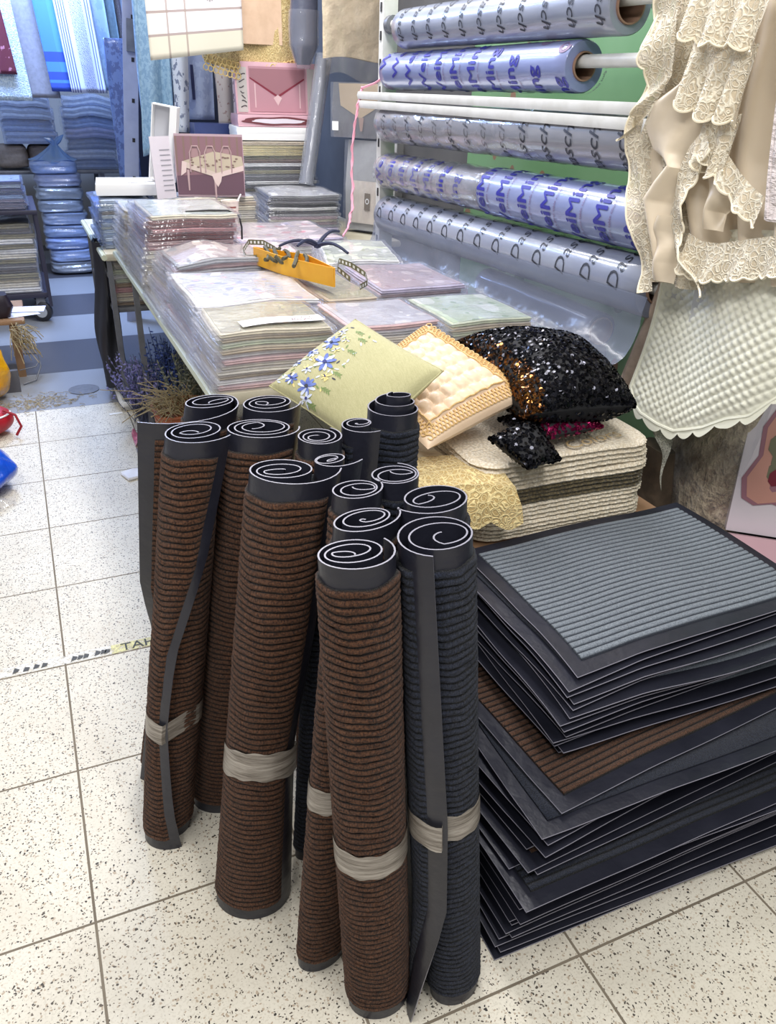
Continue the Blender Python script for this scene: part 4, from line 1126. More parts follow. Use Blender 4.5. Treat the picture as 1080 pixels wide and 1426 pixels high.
quilt_piece('pale mint quilted cover with a scalloped hem hanging below the lace tablecloth', 1.410, [(.385, 1.10), (.33, 1.12), (.2, 1.15), (.05, 1.17), (-.2, 1.2)],
            [(.428, .742), (.405, .706), (.37, .692), (.30, .690), (.235, .698), (.185, .722), (.14, .745), (.08, .788), (.03, .812), (-.02, .872), (-.09, .93), (-.2, 1.0)], (.029, .0225), .0065, QUILT, wavx=wx, trim=.022)
quilt_piece('second beige-backed quilt layer peeking out left of the pale mint quilted cover', 1.452, [(.425, 1.10), (.39, 1.11), (.24, 1.15)],
            [(.492, .735), (.482, .705), (.46, .690), (.43, .690), (.38, .71)], (.034, .027), .002, cloth('pinkish beige lining', (206, 184, 166)), wavx=lambda u, v: .012 * math.sin(v * 4 + u * 8), nu=40, nv=40)
EMB = NT('embossed white quilting'); v_ = EMB.tex()
hq = EMB.noise(EMB.mapping(v_, (1, 26, 44)), 1, 4, .6)
EMB.bsdf(EMB.mix(hq, srgb(222, 212, 208), srgb(206, 194, 196)), .55, normal=EMB.bump(hq, .9, .018), sheen=.3); EMB = EMB.mat
quilt_piece('white embossed bedspread hanging at the far right behind the lace tablecloth', 1.352, [(.19, 1.76), (.1, 1.76), (-.15, 1.76)], [(.065, 1.19), (.0, 1.19), (-.15, 1.2)], (.05, .05), .004, EMB, wavx=lambda u, v: .010 * math.sin(u * 7 + v * 5), nu=60, nv=60)
# narrow lace strip under the quilt
t = thing('lace_strip', 'narrow white lace strip hanging in a point below the mint quilt', 'lace')
g = G()
g.grid(14, 30, lambda u, v: (1.425 + .006 * math.sin(v * 9 + u * 4), lerp(.385, .262, u) + lerp(0, [-.0, -.10][0], v) - (.115 * v * (1 - u)), lerp(.74, .525 + .07 * (1 - u) , v)))
obj('lace_panel', g, lace_mat('grey-white lace', (190, 188, 172), (226, 224, 208), 70, .3), t)
# bags behind the doormat pile
t = thing('packaged_rug', 'tan textured rug bundle in clear plastic behind the doormat pile', 'rug')
g = G()
def rug(u, v):
    a = 2 * PI * u; x = 1.60 + .06 * math.cos(a) * (1 + .1 * math.sin(v * 8)); y = .30 + .125 * math.sin(a) * (1 + .06 * math.sin(v * 6 + 1))
    return (x, y, lerp(.02, .76, v))
g.grid(40, 30, rug, cu=True); g.poly([rug(k / 40, 1) for k in range(40)])
TANR = NT('tan damask'); v_ = TANR.tex(); hq = TANR.n('Clamp', {'Value': TANR.math('MULTIPLY_ADD', TANR.noise(TANR.mapping(v_, (34, 34, 22)), 1, 4, .65), 3., -1.)}).outputs[0]
TANR.bsdf(TANR.mix(hq, srgb(150, 126, 94), srgb(238, 218, 182)), .7, normal=TANR.bump(hq, .8, .02)); TANR = TANR.mat
obj('rug_body', g, TANR, t)
g = G(); g.grid(40, 20, lambda u, v: (1.60 + (.072) * math.cos(2 * PI * u) + .006 * nz(u * 9, v * 7), .30 + .138 * math.sin(2 * PI * u), lerp(.01, .77, v)), cu=True); obj('plastic_sleeve', g, FILM, t)
t = thing('folded_rug', 'dark brown ribbed rug fold in shade between the bath mats and the tan bundle', 'rug')
g = G(); g.slab(.10, .16, lambda x, y: 0, lambda x, y: .60 + .02 * nz(x * 9, y * 9), 10, 10, .03, (1.475, .35, 0), rc=.03); obj('rug_body', g, basic('dark brown rug', (96, 80, 64), .85, (70, 58, 46), 30, bump=.6, bscale=60), t)
def boxpack(label, M, w, h, d, mats, cat='box', name='printed_box', art=None):
    """upright pack: local x = width, y = depth (front at y=0, towards -y), z = height"""
    t = thing(name, label, cat)
    g = G(); b = len(g.v); g.box(-w / 2, w / 2, 0, d, 0, h, .003); g.xf(M); obj('carton', g, mats[0], t)
    if art: art(t, M, w, h)
    return t
def flat_on(M, pts, off=-.0012): return [M @ Vector((x, off, z)) for x, z in pts]
PINKC = basic('pink card', (222, 180, 188), .45, (206, 160, 172), 6, coat=.4); PALEPINK = basic('pale lilac card', (226, 216, 224), .4, coat=.4)
MAR = basic('maroon ink', (122, 30, 52), .5); MAUVE = basic('mauve ink flat', (158, 110, 124), .5); DKGR = basic('dull leaf print', (120, 118, 96), .6); SALMON = basic('salmon print', (206, 150, 136), .5)
def art1(t, M, w, h):
    g = G()
    P_ = [(-.13, .09), (-.10, .075), (-.06, .085), (-.02, .075), (.10, .08), (.10, .40), (-.085, .40), (-.095, .33), (-.12, .27), (-.115, .2), (-.14, .14)]
    g.poly(flat_on(M, P_, -.0012), 0); g.poly(flat_on(M, [(x * .94 + .003, z * .97 + .008) for x, z in P_], -.0018), 1)
    rr = random.Random(8)
    for k in range(60):
        x, z = rr.uniform(-.08, .07), rr.uniform(.12, .30); s = rr.uniform(.008, .022)
        g.poly(flat_on(M, [(x + s * math.cos(a), z + s * 1.4 * math.sin(a)) for a in [2 * PI * q / 7 for q in range(7)]], -.0022 - .00002 * k), rr.choice([0, 2, 2, 3]))
    obj('printed_picture', g, [MAUVE, SALMON, DKGR, MAR], t, False)
Mx = Matrix.Translation((1.675, .065, .44)) @ Matrix.Rotation(R(-40), 4, 'Z') @ Matrix.Rotation(R(-6), 4, 'X')
boxpack('pale pink picture pack with a flower medallion leaning at the far right', Mx, .30, .42, .05, [PALEPINK], art=art1)
def art2(t, M, w, h):
    g = G()
    g.poly(flat_on(M, [(-.12, .02), (.16, .02), (.16, .12), (.02, .10)]), 0)
    g.tube([M @ Vector((-.14 + .3 * k / 20, -.003, .085 + .05 * k / 20 + .008 * math.sin(k * 1.8))) for k in range(21)], .005, 5, 0)
    for k in range(18):
        a = k * .6; g.tube([M @ Vector((-.02 + .03 * math.cos(a + q) + .004 * k, -.003, .075 + .02 * math.sin(a + q))) for q in (0, .5, 1)], .003, 4, 1)
    obj('printed_ornament', g, [MAR, basic('rose ink', (190, 90, 110), .5)], t, False)
Mx = Matrix.Translation((1.54, .02, .27)) @ Matrix.Rotation(R(-40), 4, 'Z') @ Matrix.Rotation(R(-22), 4, 'X')
boxpack('pink pack with a maroon ornament lying against the back edge of the doormat pile', Mx, .34, .20, .04, [PINKC], art=art2)
g = G(); g.box(1.54, 1.78, -.20, .42, 0, .27, .004); single('cardboard_box', g, KRAFT, 'brown cardboard box standing under the pink packs behind the doormat pile', 'box')
# ------------------------------------------------------------------ behind and above the tables
def hang(name, label, cat, x0, x1, zt, zb, y, mat_, group=None, yaw=0., wav=.006, nw=3, bl=0., br=0., tl=0., nu=30, nv=24, th=.006, tilt=0., hem=None, pname='cloth_panel'):
    """a cloth hanging in a plane facing the aisle; bl/br drop the bottom corners, tilt shifts the foot sideways"""
    t = thing(name, label, cat, group)
    def fn(u, v):
        xx = lerp(x0, x1, u) + tilt * (v); z = lerp(zt, lerp(zb + bl, zb + br, u) - (hem(u) if hem else 0), v)
        return (xx, y + yaw * (u - .5) + wav * math.sin(u * nw * 2 * PI + v * 2) * (.4 + v), z)
    g = G(); g.grid(nu, nv, fn)
    o = obj(pname, g, mat_, t)
    s = o.modifiers.new('thickness', 'SOLIDIFY'); s.thickness = th; s.offset = 0
    return t, fn
def plaid():
    t = NT('plaid tablecloth'); uv = t.n('SeparateXYZ', {'Vector': t.tex('UV')}); u, v = uv.outputs[0], uv.outputs[1]
    c = srgb(226, 222, 224)
    def band(s, a, b, col, cur, f=.75):
        k = t.math('MULTIPLY', t.math('GREATER_THAN', s, a), t.math('LESS_THAN', s, b)); return t.mix(t.math('MULTIPLY', k, f), cur, srgb(col))
    c = band(v, .84, 1.01, (206, 200, 178), c, .9); c = band(u, -.1, .19, (216, 206, 186), c, .6)
    for a in (.31, .665, .825): c = band(v, a, a + .018, (156, 138, 132), c, .9)
    for a in (.20, .39): c = band(u, a, a + .02, (160, 142, 132), c, .8)
    t.bsdf(c, .75, normal=t.bump(t.noise(t.tex(), 500, 2), .25, .001)); return t.mat
t, fn = hang('plaid_tablecloth', 'white and taupe plaid tablecloth hanging overhead beside the slotted post', 'tablecloth', .775, 1.212, 2.06, 1.470, 3.3, plaid(), yaw=-.05, wav=.003, nw=1, br=.058, th=.014)
g = G()
for k in range(7):
    a = R(-60 + 20 * k); c0 = Vector(fn(.66, .60)) + Vector((0, -.012, .02))
    g.tube([c0 + Vector((.018 * s * math.sin(a) * 2, 0, -.03 * s * math.cos(a) * (1.1 - .1 * abs(k - 3)))) for s in (0, .5, 1)], [.003, .0022, .0006], 5)
obj('embroidered_sprig', g, basic('grey embroidery', (92, 92, 96), .7), t)
t, fn = hang('gold_lace_tablecloth', 'golden lace tablecloth with a looped fringe hanging behind the plaid one', 'tablecloth', 1.045, 1.535, 2.05, 1.455, 3.40, LACE2, wav=.010, nw=2, bl=.022, br=.012, hem=lambda u: .040 * math.sin(u * PI), th=.004)
g = G()
for row in range(3):
    n_ = 22
    for k in range(n_):
        u = (k + .5 * (row % 2) + .25) / n_
        if u > 1: continue
        p = Vector(fn(u, 1)) + Vector((0, -.006 - .002 * row, .026 - .024 * row)); r_ = .0125
        g.tube([p + Vector((r_ * math.cos(a), 0, r_ * 1.1 * math.sin(a))) for a in [2 * PI * q / 10 for q in range(10)]], .0028, 5, closed=True)
obj('looped_fringe', g, basic('gold cord', (228, 200, 132), .6), t)
g = G(); g.grid(16, 10, lambda u, v: (lerp(1.10, 1.44, u), 3.384 + .004 * math.sin(u * 9), lerp(2.05, 1.56, v))); obj('inner_panel', g, basic('peach beige cloth', (226, 196, 168), .7, (208, 176, 146), 20), t)
# dark roll in plastic
t = thing('wrapped_fabric_roll', 'dark blue-grey fabric roll hanging in shiny plastic beside the golden lace', 'fabric roll')
g = G()
def dr(u, v):
    a = 2 * PI * u; z = lerp(2.05, 1.475, v); w_ = .068 * (1 - .5 * max(0, v - .86) / .14) ; k = max(0, v - .86) / .14
    return (1.515 - .02 * v + w_ * math.cos(a) + .008 * nz(u * 4, v * 5), 3.22 + .05 * math.sin(a) * (1 - .6 * k), z)
g.grid(28, 30, dr, cu=True, flip=True); g.poly([dr(k / 28, 1) for k in range(28)])
obj('fabric_body', g, basic('slate wrapped fabric', (88, 92, 110), .3, (70, 74, 92), 10, bump=.5, bscale=16, bdist=.01, coat=1.), t)
g = G(); g.grid(28, 20, lambda u, v: tuple(Vector(dr(u, lerp(.6, 1.03, v))) + Vector((.006 * math.cos(2 * PI * u), .006 * math.sin(2 * PI * u), 0))), cu=True, flip=True); obj('plastic_sleeve', g, FILM, t)
# beige bedding bag
t = thing('bedding_bag', 'beige bedding set in a clear bag hanging left of the rack', 'bag')
g = G()
def bed(u, v, sd):
    x = lerp(1.515, 1.835, u); z = lerp(2.05, 1.50, v); b = (math.sin(PI * min(1, max(0, u)))) ** .5
    return (x, 2.99 + sd * .035 * b * (1 - .4 * v ** 6) + .01 * nz(u * 5, v * 6, 2), z + .01 * math.sin(u * 5))
g.grid(20, 30, lambda u, v: bed(u, v, -1)); g.grid(20, 30, lambda u, v: bed(u, v, 1), flip=True)
obj('bedding', g, basic('beige bedding', (214, 196, 166), .7, (186, 168, 138), 16, bump=.8, bscale=22, bdist=.012), t)
g = G()
def bag(u, v):
    x = lerp(1.505, 1.85, u); z = lerp(2.05, 1.425 + .02 * math.sin(u * 8), v); return (x + .01 * math.sin(v * 9), 2.942 + .010 * nz(u * 8, v * 8, 7) + .02 * max(0, v - .85) * math.sin(u * 14), z)
g.grid(24, 30, bag); obj('clear_bag', g, film_mat('grey clear bag', haze=.14, hazecol=(206, 200, 190), wr=12), t)
# stack on the dark pile: white box, ornate box, picture box
def tray(name, label, M, w, d, h, th=.004, openup=True, cat='box'):
    t = thing(name, label, cat)
    g = G()
    g.cube((0, d / 2, th / 2), (w, d, th)); g.cube((0, th / 2, h / 2), (w, th, h)); g.cube((0, d - th / 2, h / 2), (w, th, h)); g.cube((-w / 2 + th / 2, d / 2, h / 2), (th, d, h)); g.cube((w / 2 - th / 2, d / 2, h / 2), (th, d, h))
    g.xf(M); obj('carton', g, CARD, t, False); return t
TM = Matrix.Translation
rotz = lambda a: Matrix.Rotation(R(a), 4, 'Z'); rotx = lambda a: Matrix.Rotation(R(a), 4, 'X'); roty = lambda a: Matrix.Rotation(R(a), 4, 'Y')
t = thing('white_box', 'flat white lidded box on top of the dark tall stack', 'box'); g = G(); b = 0
g.box(-.21, .21, 0, .30, 0, .045, .003); g.box(-.2115, .2115, -.0015, .3015, .028, .060, .003); g.xf(TM((1.372, 3.285, 1.132)) @ rotz(-6)); obj('carton', g, CARD, t)
ORN = TM((1.378, 3.29, 1.194)) @ rotz(-6)
def art_orn(t, M, w, h):
    g = G()
    out = [(.185 * math.cos(a) * (1 + .05 * math.sin(a * 8)), .027 + .019 * math.sin(a) * (1 + .12 * math.sin(a * 6))) for a in [2 * PI * k / 40 for k in range(40)]]
    inn = [(x * .72, .027 + (z - .027) * .58) for x, z in out]
    g.poly(flat_on(M, out, -.001), 0); g.poly(flat_on(M, inn, -.0016), 1)
    obj('printed_ornament', g, [basic('dusky maroon print', (112, 56, 62), .5), PALEPINK], t, False)
boxpack('pink flat box with a maroon oval ornament on the white lidded box', ORN, .415, .054, .27, [PINKC], art=art_orn)
PB = TM((1.40, 3.36, 1.25)) @ rotz(-6) @ rotx(-4)
def art_pink(t, M, w, h):
    g = G()
    g.poly(flat_on(M, [(-.145, .012), (.145, .012), (.145, .215), (-.145, .215)], -.001), 0)
    g.poly(flat_on(M, [(-.14, .17), (0, .085), (.14, .17), (.14, .205), (-.14, .205)], -.0015), 1)
    g.poly(flat_on(M, [(-.14, .16), (0, .075), (.14, .16), (.14, .168), (0, .087), (-.14, .168)], -.002), 2)
    g.poly(flat_on(M, [(-.022, .075), (0, .04), (.022, .075), (0, .09)], -.0022), 3)
    for x in (-.115, .115): g.poly(flat_on(M, [(x - .003, .03), (x + .003, .03), (x + .003, .14), (x - .003, .14)], -.002), 3)
    for x in (-.205, .155): g.poly(flat_on(M, [(x, .008), (x + .05, .008), (x + .05, .21), (x, .21)], -.001), 4)
    for k in range(7):
        z = .03 + .024 * k; g.tube([M @ Vector((-.19 + .02 * q + .006 * math.sin(k + q), -.0015, z + .008 * math.sin(q * 2 + k))) for q in (0, .4, .8, 1.2)], .0028, 4, 5)
    obj('printed_picture', g, [basic('dusty pink print', (178, 132, 142), .45), basic('rose cloth print', (150, 104, 112), .5), MAR, basic('pale rose print', (208, 176, 178), .5), basic('grey beige print', (190, 184, 178), .5), basic('dark script', (66, 60, 66), .5)], t, False)
boxpack('pink picture box showing a laid table, standing behind the maroon ornament box', PB, .43, .235, .05, [PINKC], art=art_pink)
# box with the table picture leaning behind the cup
TB = TM((.893, 2.735, .934)) @ rotz(-14) @ rotx(-7)
def art_table(t, M, w, h):
    g = G()
    g.poly(flat_on(M, [(-.145, .008), (.145, .008), (.145, .245), (-.145, .245)], -.001), 0)
    g.poly(flat_on(M, [(-.145, .008), (.145, .008), (.145, .10), (-.145, .085)], -.0014), 1)
    for k in range(9): x = -.145 + k * .033; g.poly(flat_on(M, [(x, .10), (x + .008, .10), (x + .008, .245), (x, .245)], -.0013), 7)
    # chairs
    for x in (-.085, -.02, .05):
        g.tube([M @ Vector((x + a, -.003, z)) for a, z in ((0, .10), (0, .18), (.012, .205), (.034, .205), (.044, .18), (.044, .10))], .0035, 4, 2)
        g.poly(flat_on(M, [(x + .004, .14), (x + .040, .14), (x + .036, .196), (x + .008, .196)], -.002), 3)
    g.poly(flat_on(M, [(-.115, .145), (.02, .185), (.14, .165), (.145, .13), (.03, .098)], -.0032), 4)
    g.poly(flat_on(M, [(-.115, .145), (.03, .098), (.03, .078), (-.112, .12)], -.0034), 5); g.poly(flat_on(M, [(.03, .098), (.145, .13), (.145, .108), (.03, .078)], -.0034), 6)
    g.poly(flat_on(M, [(.005, .092), (.03, .098), (.052, .096), (.044, .062), (.03, .040), (.016, .062)], -.0038), 6)
    g.poly(flat_on(M, [(-.12, .145), (-.10, .14), (-.105, .10), (-.128, .085)], -.0038), 6)
    for x, z in ((-.095, .09), (.02, .05)): g.poly(flat_on(M, [(x - .004, z - .065), (x + .002, z - .065), (x + .004, z + .02), (x - .006, z + .02)], -.003), 2)
    rr = random.Random(5)
    for k in range(26):
        x = rr.uniform(-.08, .12); z = .14 + rr.uniform(-.022, .024) - .02 * max(0, x) ; s = .007
        g.poly(flat_on(M, [(x + s * math.cos(a), z + s * .5 * math.sin(a)) for a in [2 * PI * q / 6 for q in range(6)]], -.0042 - .00003 * k), 7)
    obj('printed_picture', g, [basic('plum wall print', (132, 96, 104), .45, coat=.4), basic('plum floor print', (96, 66, 80), .45, coat=.4), basic('chair print', (178, 150, 150), .5), basic('chair back print', (160, 126, 128), .5), basic('cloth top print', (186, 172, 150), .5), basic('cloth side print', (200, 182, 170), .5), basic('cloth side print light', (212, 190, 184), .5), basic('pattern print', (126, 100, 92), .5)], t, False)
boxpack('picture box showing chairs round a clothed dining table, standing behind the paper cup', TB, .30, .255, .035, [basic('mauve carton', (176, 150, 158), .5)], art=art_table)
t = thing('brochure', 'pale printed leaflet propped left of the dining table picture box', 'leaflet')
BM = TM((.690, 2.70, .935)) @ rotz(28) @ rotx(-4); g = G(); g.box(-.052, .052, 0, .004, 0, .245, .001); g.xf(BM); obj('sheet', g, basic('lilac white paper', (214, 206, 214), .6), t)
g = G()
for k in range(9): g.poly(flat_on(BM, [(-.01, .03 + k * .02), (.043, .03 + k * .02), (.043, .034 + k * .02), (-.01, .034 + k * .02)]), 0)
obj('printed_lines', g, basic('grey print', (150, 148, 156), .6), t, False)
# white trays on the blue-tinged stack
t = thing('white_box', 'flat white box lying on the blue-tinged stack by the aisle', 'box'); g = G(); g.box(-.152, .152, 0, .30, 0, .046, .003); g.xf(TM((.556, 2.795, .938)) @ rotz(-6)); obj('carton', g, CARD, t)
g = G(); g.slab(.285, .27, lambda x, y: .9845, lambda x, y: .9855, 2, 2, .0005, (.572, 2.945, R(-6))); obj('grey_inlay', g, CARD_IN, t)
g = G(); g.tube([(.55 + .01 * math.sin(k * .9) + .012 * k, 2.83 + .006 * k, .989 + .001 * math.sin(k)) for k in range(12)], .006, 5); obj('loose_strip', g, CARD, t)
t = thing('open_white_tray', 'narrow open white tray standing upright on the flat white box', 'box')
UM = TM((.694, 2.86, .988)) @ rotz(-22) @ roty(9)
g = G()
w_, h_, d_, th_ = .105, .31, .055, .005
g.cube((0, d_, h_ / 2), (w_, th_, h_)); g.cube((-w_ / 2, d_ / 2, h_ / 2), (th_, d_, h_)); g.cube((w_ / 2 - .012, d_ / 2 - .006, h_ / 2), (.030, d_ + .012, h_)); g.cube((0, d_ / 2, h_ - th_ / 2), (w_, d_, th_)); g.cube((0, d_ / 2, th_ / 2), (w_, d_, th_))
g.xf(UM); obj('carton', g, CARD, t, False)
g = G(); g.cube((-.012, d_ - .006, h_ / 2), (w_ - .03, .003, h_ - .01)); g.xf(UM); obj('inside_lining', g, CARD_IN, t, False)
# clear tube standing on the far grey stack
t = thing('clear_tube', 'clear plastic tube of rolled film standing on the far grey stack', 'tube')
g = G(); ax = [Vector((1.462, 3.12, .935)), Vector((1.595, 3.20, 1.52))]
dirv = (ax[1] - ax[0]).normalized(); a_ = dirv.orthogonal().normalized(); b_ = dirv.cross(a_)
g.grid(20, 30, lambda u, v: tuple(ax[0].lerp(ax[1], v) + (a_ * math.cos(2 * PI * u) + b_ * math.sin(2 * PI * u)) * (.040 + .003 * nz(u * 5, v * 9))), cu=True)
obj('film_wall', g, film_mat('grey film tube', haze=.42, hazecol=(158, 162, 172), wr=14), t)
g = G(); g.tube([ax[0] + dirv * .01, ax[1] - dirv * .02], .026, 14); obj('inner_roll', g, FR_DULL, t)
# packages leaning by the rack post
KM = TM((1.640, 2.99, .735)) @ rotz(-58) @ rotx(-3)
t = thing('packaged_bedding', 'grey-framed bedding pack with a cream pleated panel leaning beside the rack post', 'bedding')
g = G(); g.box(-.02, .285, 0, .07, 0, .42, .006); g.xf(KM); obj('pack_body', g, basic('grey lining', (166, 166, 164), .55, (150, 150, 150), 12, coat=.6), t)
g = G(); g.grid(60, 6, lambda u, v: tuple(KM @ Vector((lerp(.022, .272, u), -.004 - .004 * abs(math.sin(u * PI * 7)), lerp(.035, .235, v))))); obj('pleated_panel', g, basic('cream pleats', (214, 204, 190), .6, (196, 184, 172), 20), t)
g = G(); g.poly(flat_on(KM, [(.110, .10), (.145, .10), (.145, .18), (.110, .18)], -.011), 0); g.poly(flat_on(KM, [(.1275 + .012 * math.cos(a), .142 + .014 * math.sin(a)) for a in [2 * PI * q / 12 for q in range(12)]], -.0115), 1); g.poly(flat_on(KM, [(.1275 + .007 * math.cos(a), .142 + .009 * math.sin(a)) for a in [2 * PI * q / 12 for q in range(12)]], -.012), 0)
obj('sewn_tag', g, [basic('bronze label', (110, 96, 78), .5), CARD], t, False)
g = G(); g.grid(10, 10, lambda u, v: tuple(KM @ Vector((lerp(-.02, .285, u), -.016 + .005 * nz(u * 6, v * 6, 4), lerp(0, .42, v))))); obj('clear_window', g, FILM, t)
t = thing('packaged_bedding', 'dark grey bedding pack with a tan folded cloth above the grey-framed pack', 'bedding')
KM2 = TM((1.618, 3.00, 1.165)) @ rotz(-50)
g = G(); g.box(-.06, .25, 0, .06, 0, .24, .006); g.xf(KM2); obj('pack_body', g, basic('charcoal lining', (96, 96, 98), .5, (80, 80, 84), 12, coat=.6), t)
g = G(); g.poly(flat_on(KM2, [(-.02, .235), (.22, .235), (.20, .14), (.10, .085), (-.01, .14)], -.003), 0); g.poly(flat_on(KM2, [(.09, .09), (.12, .09), (.112, .03), (.10, .03)], -.004), 1)
obj('folded_cloth', g, [basic('tan cloth fold', (170, 150, 120), .6), basic('rosy tan cloth', (150, 124, 110), .6)], t, False)
g = G(); g.poly(flat_on(KM2, [(-.05, .03), (-.015, .03), (-.015, .07), (-.05, .07)], -.016)); obj('price_sticker', g, CARD, t, False)
g = G(); g.grid(10, 10, lambda u, v: tuple(KM2 @ Vector((lerp(-.06, .25, u), -.013 + .004 * nz(u * 6, v * 6, 9), lerp(0, .24, v))))); obj('clear_window', g, FILM, t)
# blue packs hanging beyond
def damask(name, a, b, s=60, thr=.5):
    t = NT(name); vec = t.tex(); f = t.noise(t.mapping(vec, (s, s, s * .7)), 1, 3, .6); f = t.math('GREATER_THAN', f, thr)
    t.bsdf(t.mix(f, srgb(a), srgb(b)), .5, coat=.7, cnorm=t.bump(t.noise(vec, 18, 3), .5, .01)); return t.mat
HG = 'wrapped cloths hanging above the second table'
hang('wrapped_cloth', 'teal-blue damask cloth in plastic hanging beside the slotted post', 'cloth', .815, .985, 1.90, 1.03, 3.92, damask('teal damask', (150, 180, 200), (128, 160, 186)), HG, wav=.02, nw=1.5, th=.03, tilt=-.03, bl=-.02, br=.10)
hang('wrapped_cloth', 'white cloth with dark script-like pattern hanging right of the teal damask', 'cloth', .985, 1.060, 1.90, 1.14, 3.86, damask('script cloth', (206, 210, 218), (120, 128, 150), 34, .58), HG, wav=.012, nw=1, th=.03, tilt=-.025)
hang('wrapped_cloth', 'pale blue-grey cloth with a navy stripe hanging above the navy box', 'cloth', 1.050, 1.20, 1.90, 1.20, 3.95, damask('pale blue cloth', (176, 188, 214), (160, 172, 204), 22), HG, wav=.012, nw=1, th=.03)
g = G(); g.box(1.075, 1.092, 3.925, 3.93, 1.30, 1.47, .001); single('navy_ribbon', g, basic('navy ribbon flat', (36, 44, 88), .5), 'short navy ribbon strip pinned on the pale blue-grey hanging cloth', 'ribbon')
hang('wrapped_cloth', 'beige cloth with small red flowers hanging right of the pale blue-grey one', 'cloth', 1.195, 1.285, 1.90, 1.17, 3.90, damask('beige flower cloth', (206, 194, 186), (170, 140, 132), 40, .62), HG, wav=.012, nw=1, th=.03, tilt=.02)
hang('wrapped_cloth', 'narrow lilac cloth with leafy writing-like border beside the pink picture box', 'cloth', 1.285, 1.345, 1.90, 1.21, 3.84, damask('lilac border cloth', (206, 194, 204), (140, 128, 140), 50, .58), HG, wav=.006, nw=1, th=.02)
g = G(); g.box(1.02, 1.27, 3.70, 3.86, .72, 1.19, .012); single('navy_box', g, basic('navy blue pack', (62, 80, 138), .4, (50, 66, 120), 8, coat=.6), 'navy blue pack standing behind the dining table picture box', 'box')
hang('wrapped_cloth', 'burgundy cloth with white lettering-like marks squeezed behind the slotted post', 'cloth', .835, .95, 1.95, 1.50, 4.05, damask('burgundy cloth', (112, 42, 52), (206, 200, 206), 20, .6), HG, wav=.01, nw=1, th=.02, tilt=.06)
hang('wrapped_cloth', 'dark blue cloth hanging in shade low behind the slotted post', 'cloth', .70, .83, 1.6, .85, 4.50, damask('dark blue cloth', (70, 90, 140), (96, 120, 170), 40), HG, wav=.01, nw=1, th=.02)
# dark back board so the hanging goods read against it
g = G(); g.box(.86, 1.84, 4.75, 4.78, 0, 2.1, .003); single('partition_board', g, basic('dark board', (52, 56, 72), .7), 'dark partition board behind the hanging blue cloths', 'board')
# slotted post
t = thing('slotted_post', 'grey slotted steel shelving post standing beyond the second table', 'post')
PM = TM((.650, 4.30, 0)) @ roty(6.2)
g = G(); g.cube((0, 0, 1.10), (.082, .004, 2.2)); g.cube((.041, .03, 1.10), (.004, .06, 2.2)); g.xf(PM); obj('angle_iron', g, basic('blue-grey enamel', (170, 176, 200), .45, (150, 156, 182), 10), t, False)
for k in range(9):
    g = G(); z = .45 + k * .21; g.cube((.014, -.003, z), (.016, .003, .022)); g.xf(PM); obj('slot', g, SLOT, t, False)
g = G(); g.cube((.005, -.012, 1.62), (.05, .02, .16)); g.xf(PM); obj('clip_bracket', g, STEEL, t, False)

# ------------------------------------------------------------------ far end: hung fabrics, shelf, wrapped bundles
FG = 'folded fabrics hanging at the far end of the aisle'
def stripes(name, base, lines, leaf=None, rot=0):
    t = NT(name); uv = t.n('SeparateXYZ', {'Vector': t.tex('UV')}); u, v = uv.outputs[0], uv.outputs[1]; c = srgb(base)
    for a, b, col, ax in lines:
        s = u if ax == 'u' else v
        k = t.math('MULTIPLY', t.math('GREATER_THAN', s, a), t.math('LESS_THAN', s, b)); c = t.mix(t.math('MULTIPLY', k, .9), c, srgb(col))
    if leaf:
        a, b, col, sc = leaf
        uv2 = t.mapping(t.tex('UV'), sc, rot=(0, 0, .6)); w_ = t.n('TexWave', {'Vector': uv2, 'Scale': 1., 'Distortion': 6., 'Detail': 2., 'Detail Scale': 2.}).outputs['Fac']
        k = t.math('MULTIPLY', t.math('MULTIPLY', t.math('GREATER_THAN', u, a), t.math('LESS_THAN', u, b)), t.math('GREATER_THAN', w_, .72)); c = t.mix(k, c, srgb(col))
    t.bsdf(c, .7, normal=t.bump(t.noise(t.tex(), 300, 2), .3, .002), sheen=.2); return t.mat
F = [
 ('cream lace cloth at the far left edge with a dark red cloth behind it', -.10, .275, 1.245, 5.46, lace_mat('far lace', (170, 190, 206), (212, 224, 228), 40, .12), .055),
 ('grey-beige towel hanging behind the lace cloth at the far end', .17, .46, 1.262, 5.62, cloth('grey beige towel', (150, 150, 160)), .06),
 ('bright blue checked cloth hanging at the far end', .41, .625, 1.305, 5.54, stripes('blue check', (70, 130, 220), [(.0, .4, (64, 120, 214), 'u'), (.68, .76, (36, 60, 150), 'v'), (.84, .905, (36, 60, 150), 'v'), (.93, 1.0, (40, 66, 168), 'v'), (.72, 1.0, (44, 84, 186), 'u')]), .06),
 ('white cloth with navy stripes and a leaf border at the far end', .535, .765, 1.302, 5.48, stripes('leaf border', (196, 204, 232), [(.04, .07, (50, 60, 130), 'u'), (.11, .14, (50, 60, 130), 'u'), (.18, .21, (50, 60, 130), 'u'), (.25, .28, (50, 60, 130), 'u'), (.82, .85, (50, 60, 130), 'u'), (.90, .93, (50, 60, 130), 'u')], (.40, .74, (40, 52, 110), (9, 42, 1))), .055),
 ('pale blue brocade cloth hanging right of the leaf-bordered one', .715, .865, 1.318, 5.55, damask('pale brocade', (160, 188, 218), (146, 174, 210), 24), .05),
 ('plain pale teal cloth hanging at the far end beside the post', .835, .935, 1.33, 5.62, cloth('plain pale teal', (130, 160, 180)), .045),
 ('grey cloth with a brown diamond border partly behind the slotted post', .865, 1.02, 1.42, 5.70, stripes('diamond border', (134, 150, 176), [(.22, .75, (92, 86, 104), 'u')], (.3, .68, (176, 178, 190), (16, 50, 1))), .045),
]
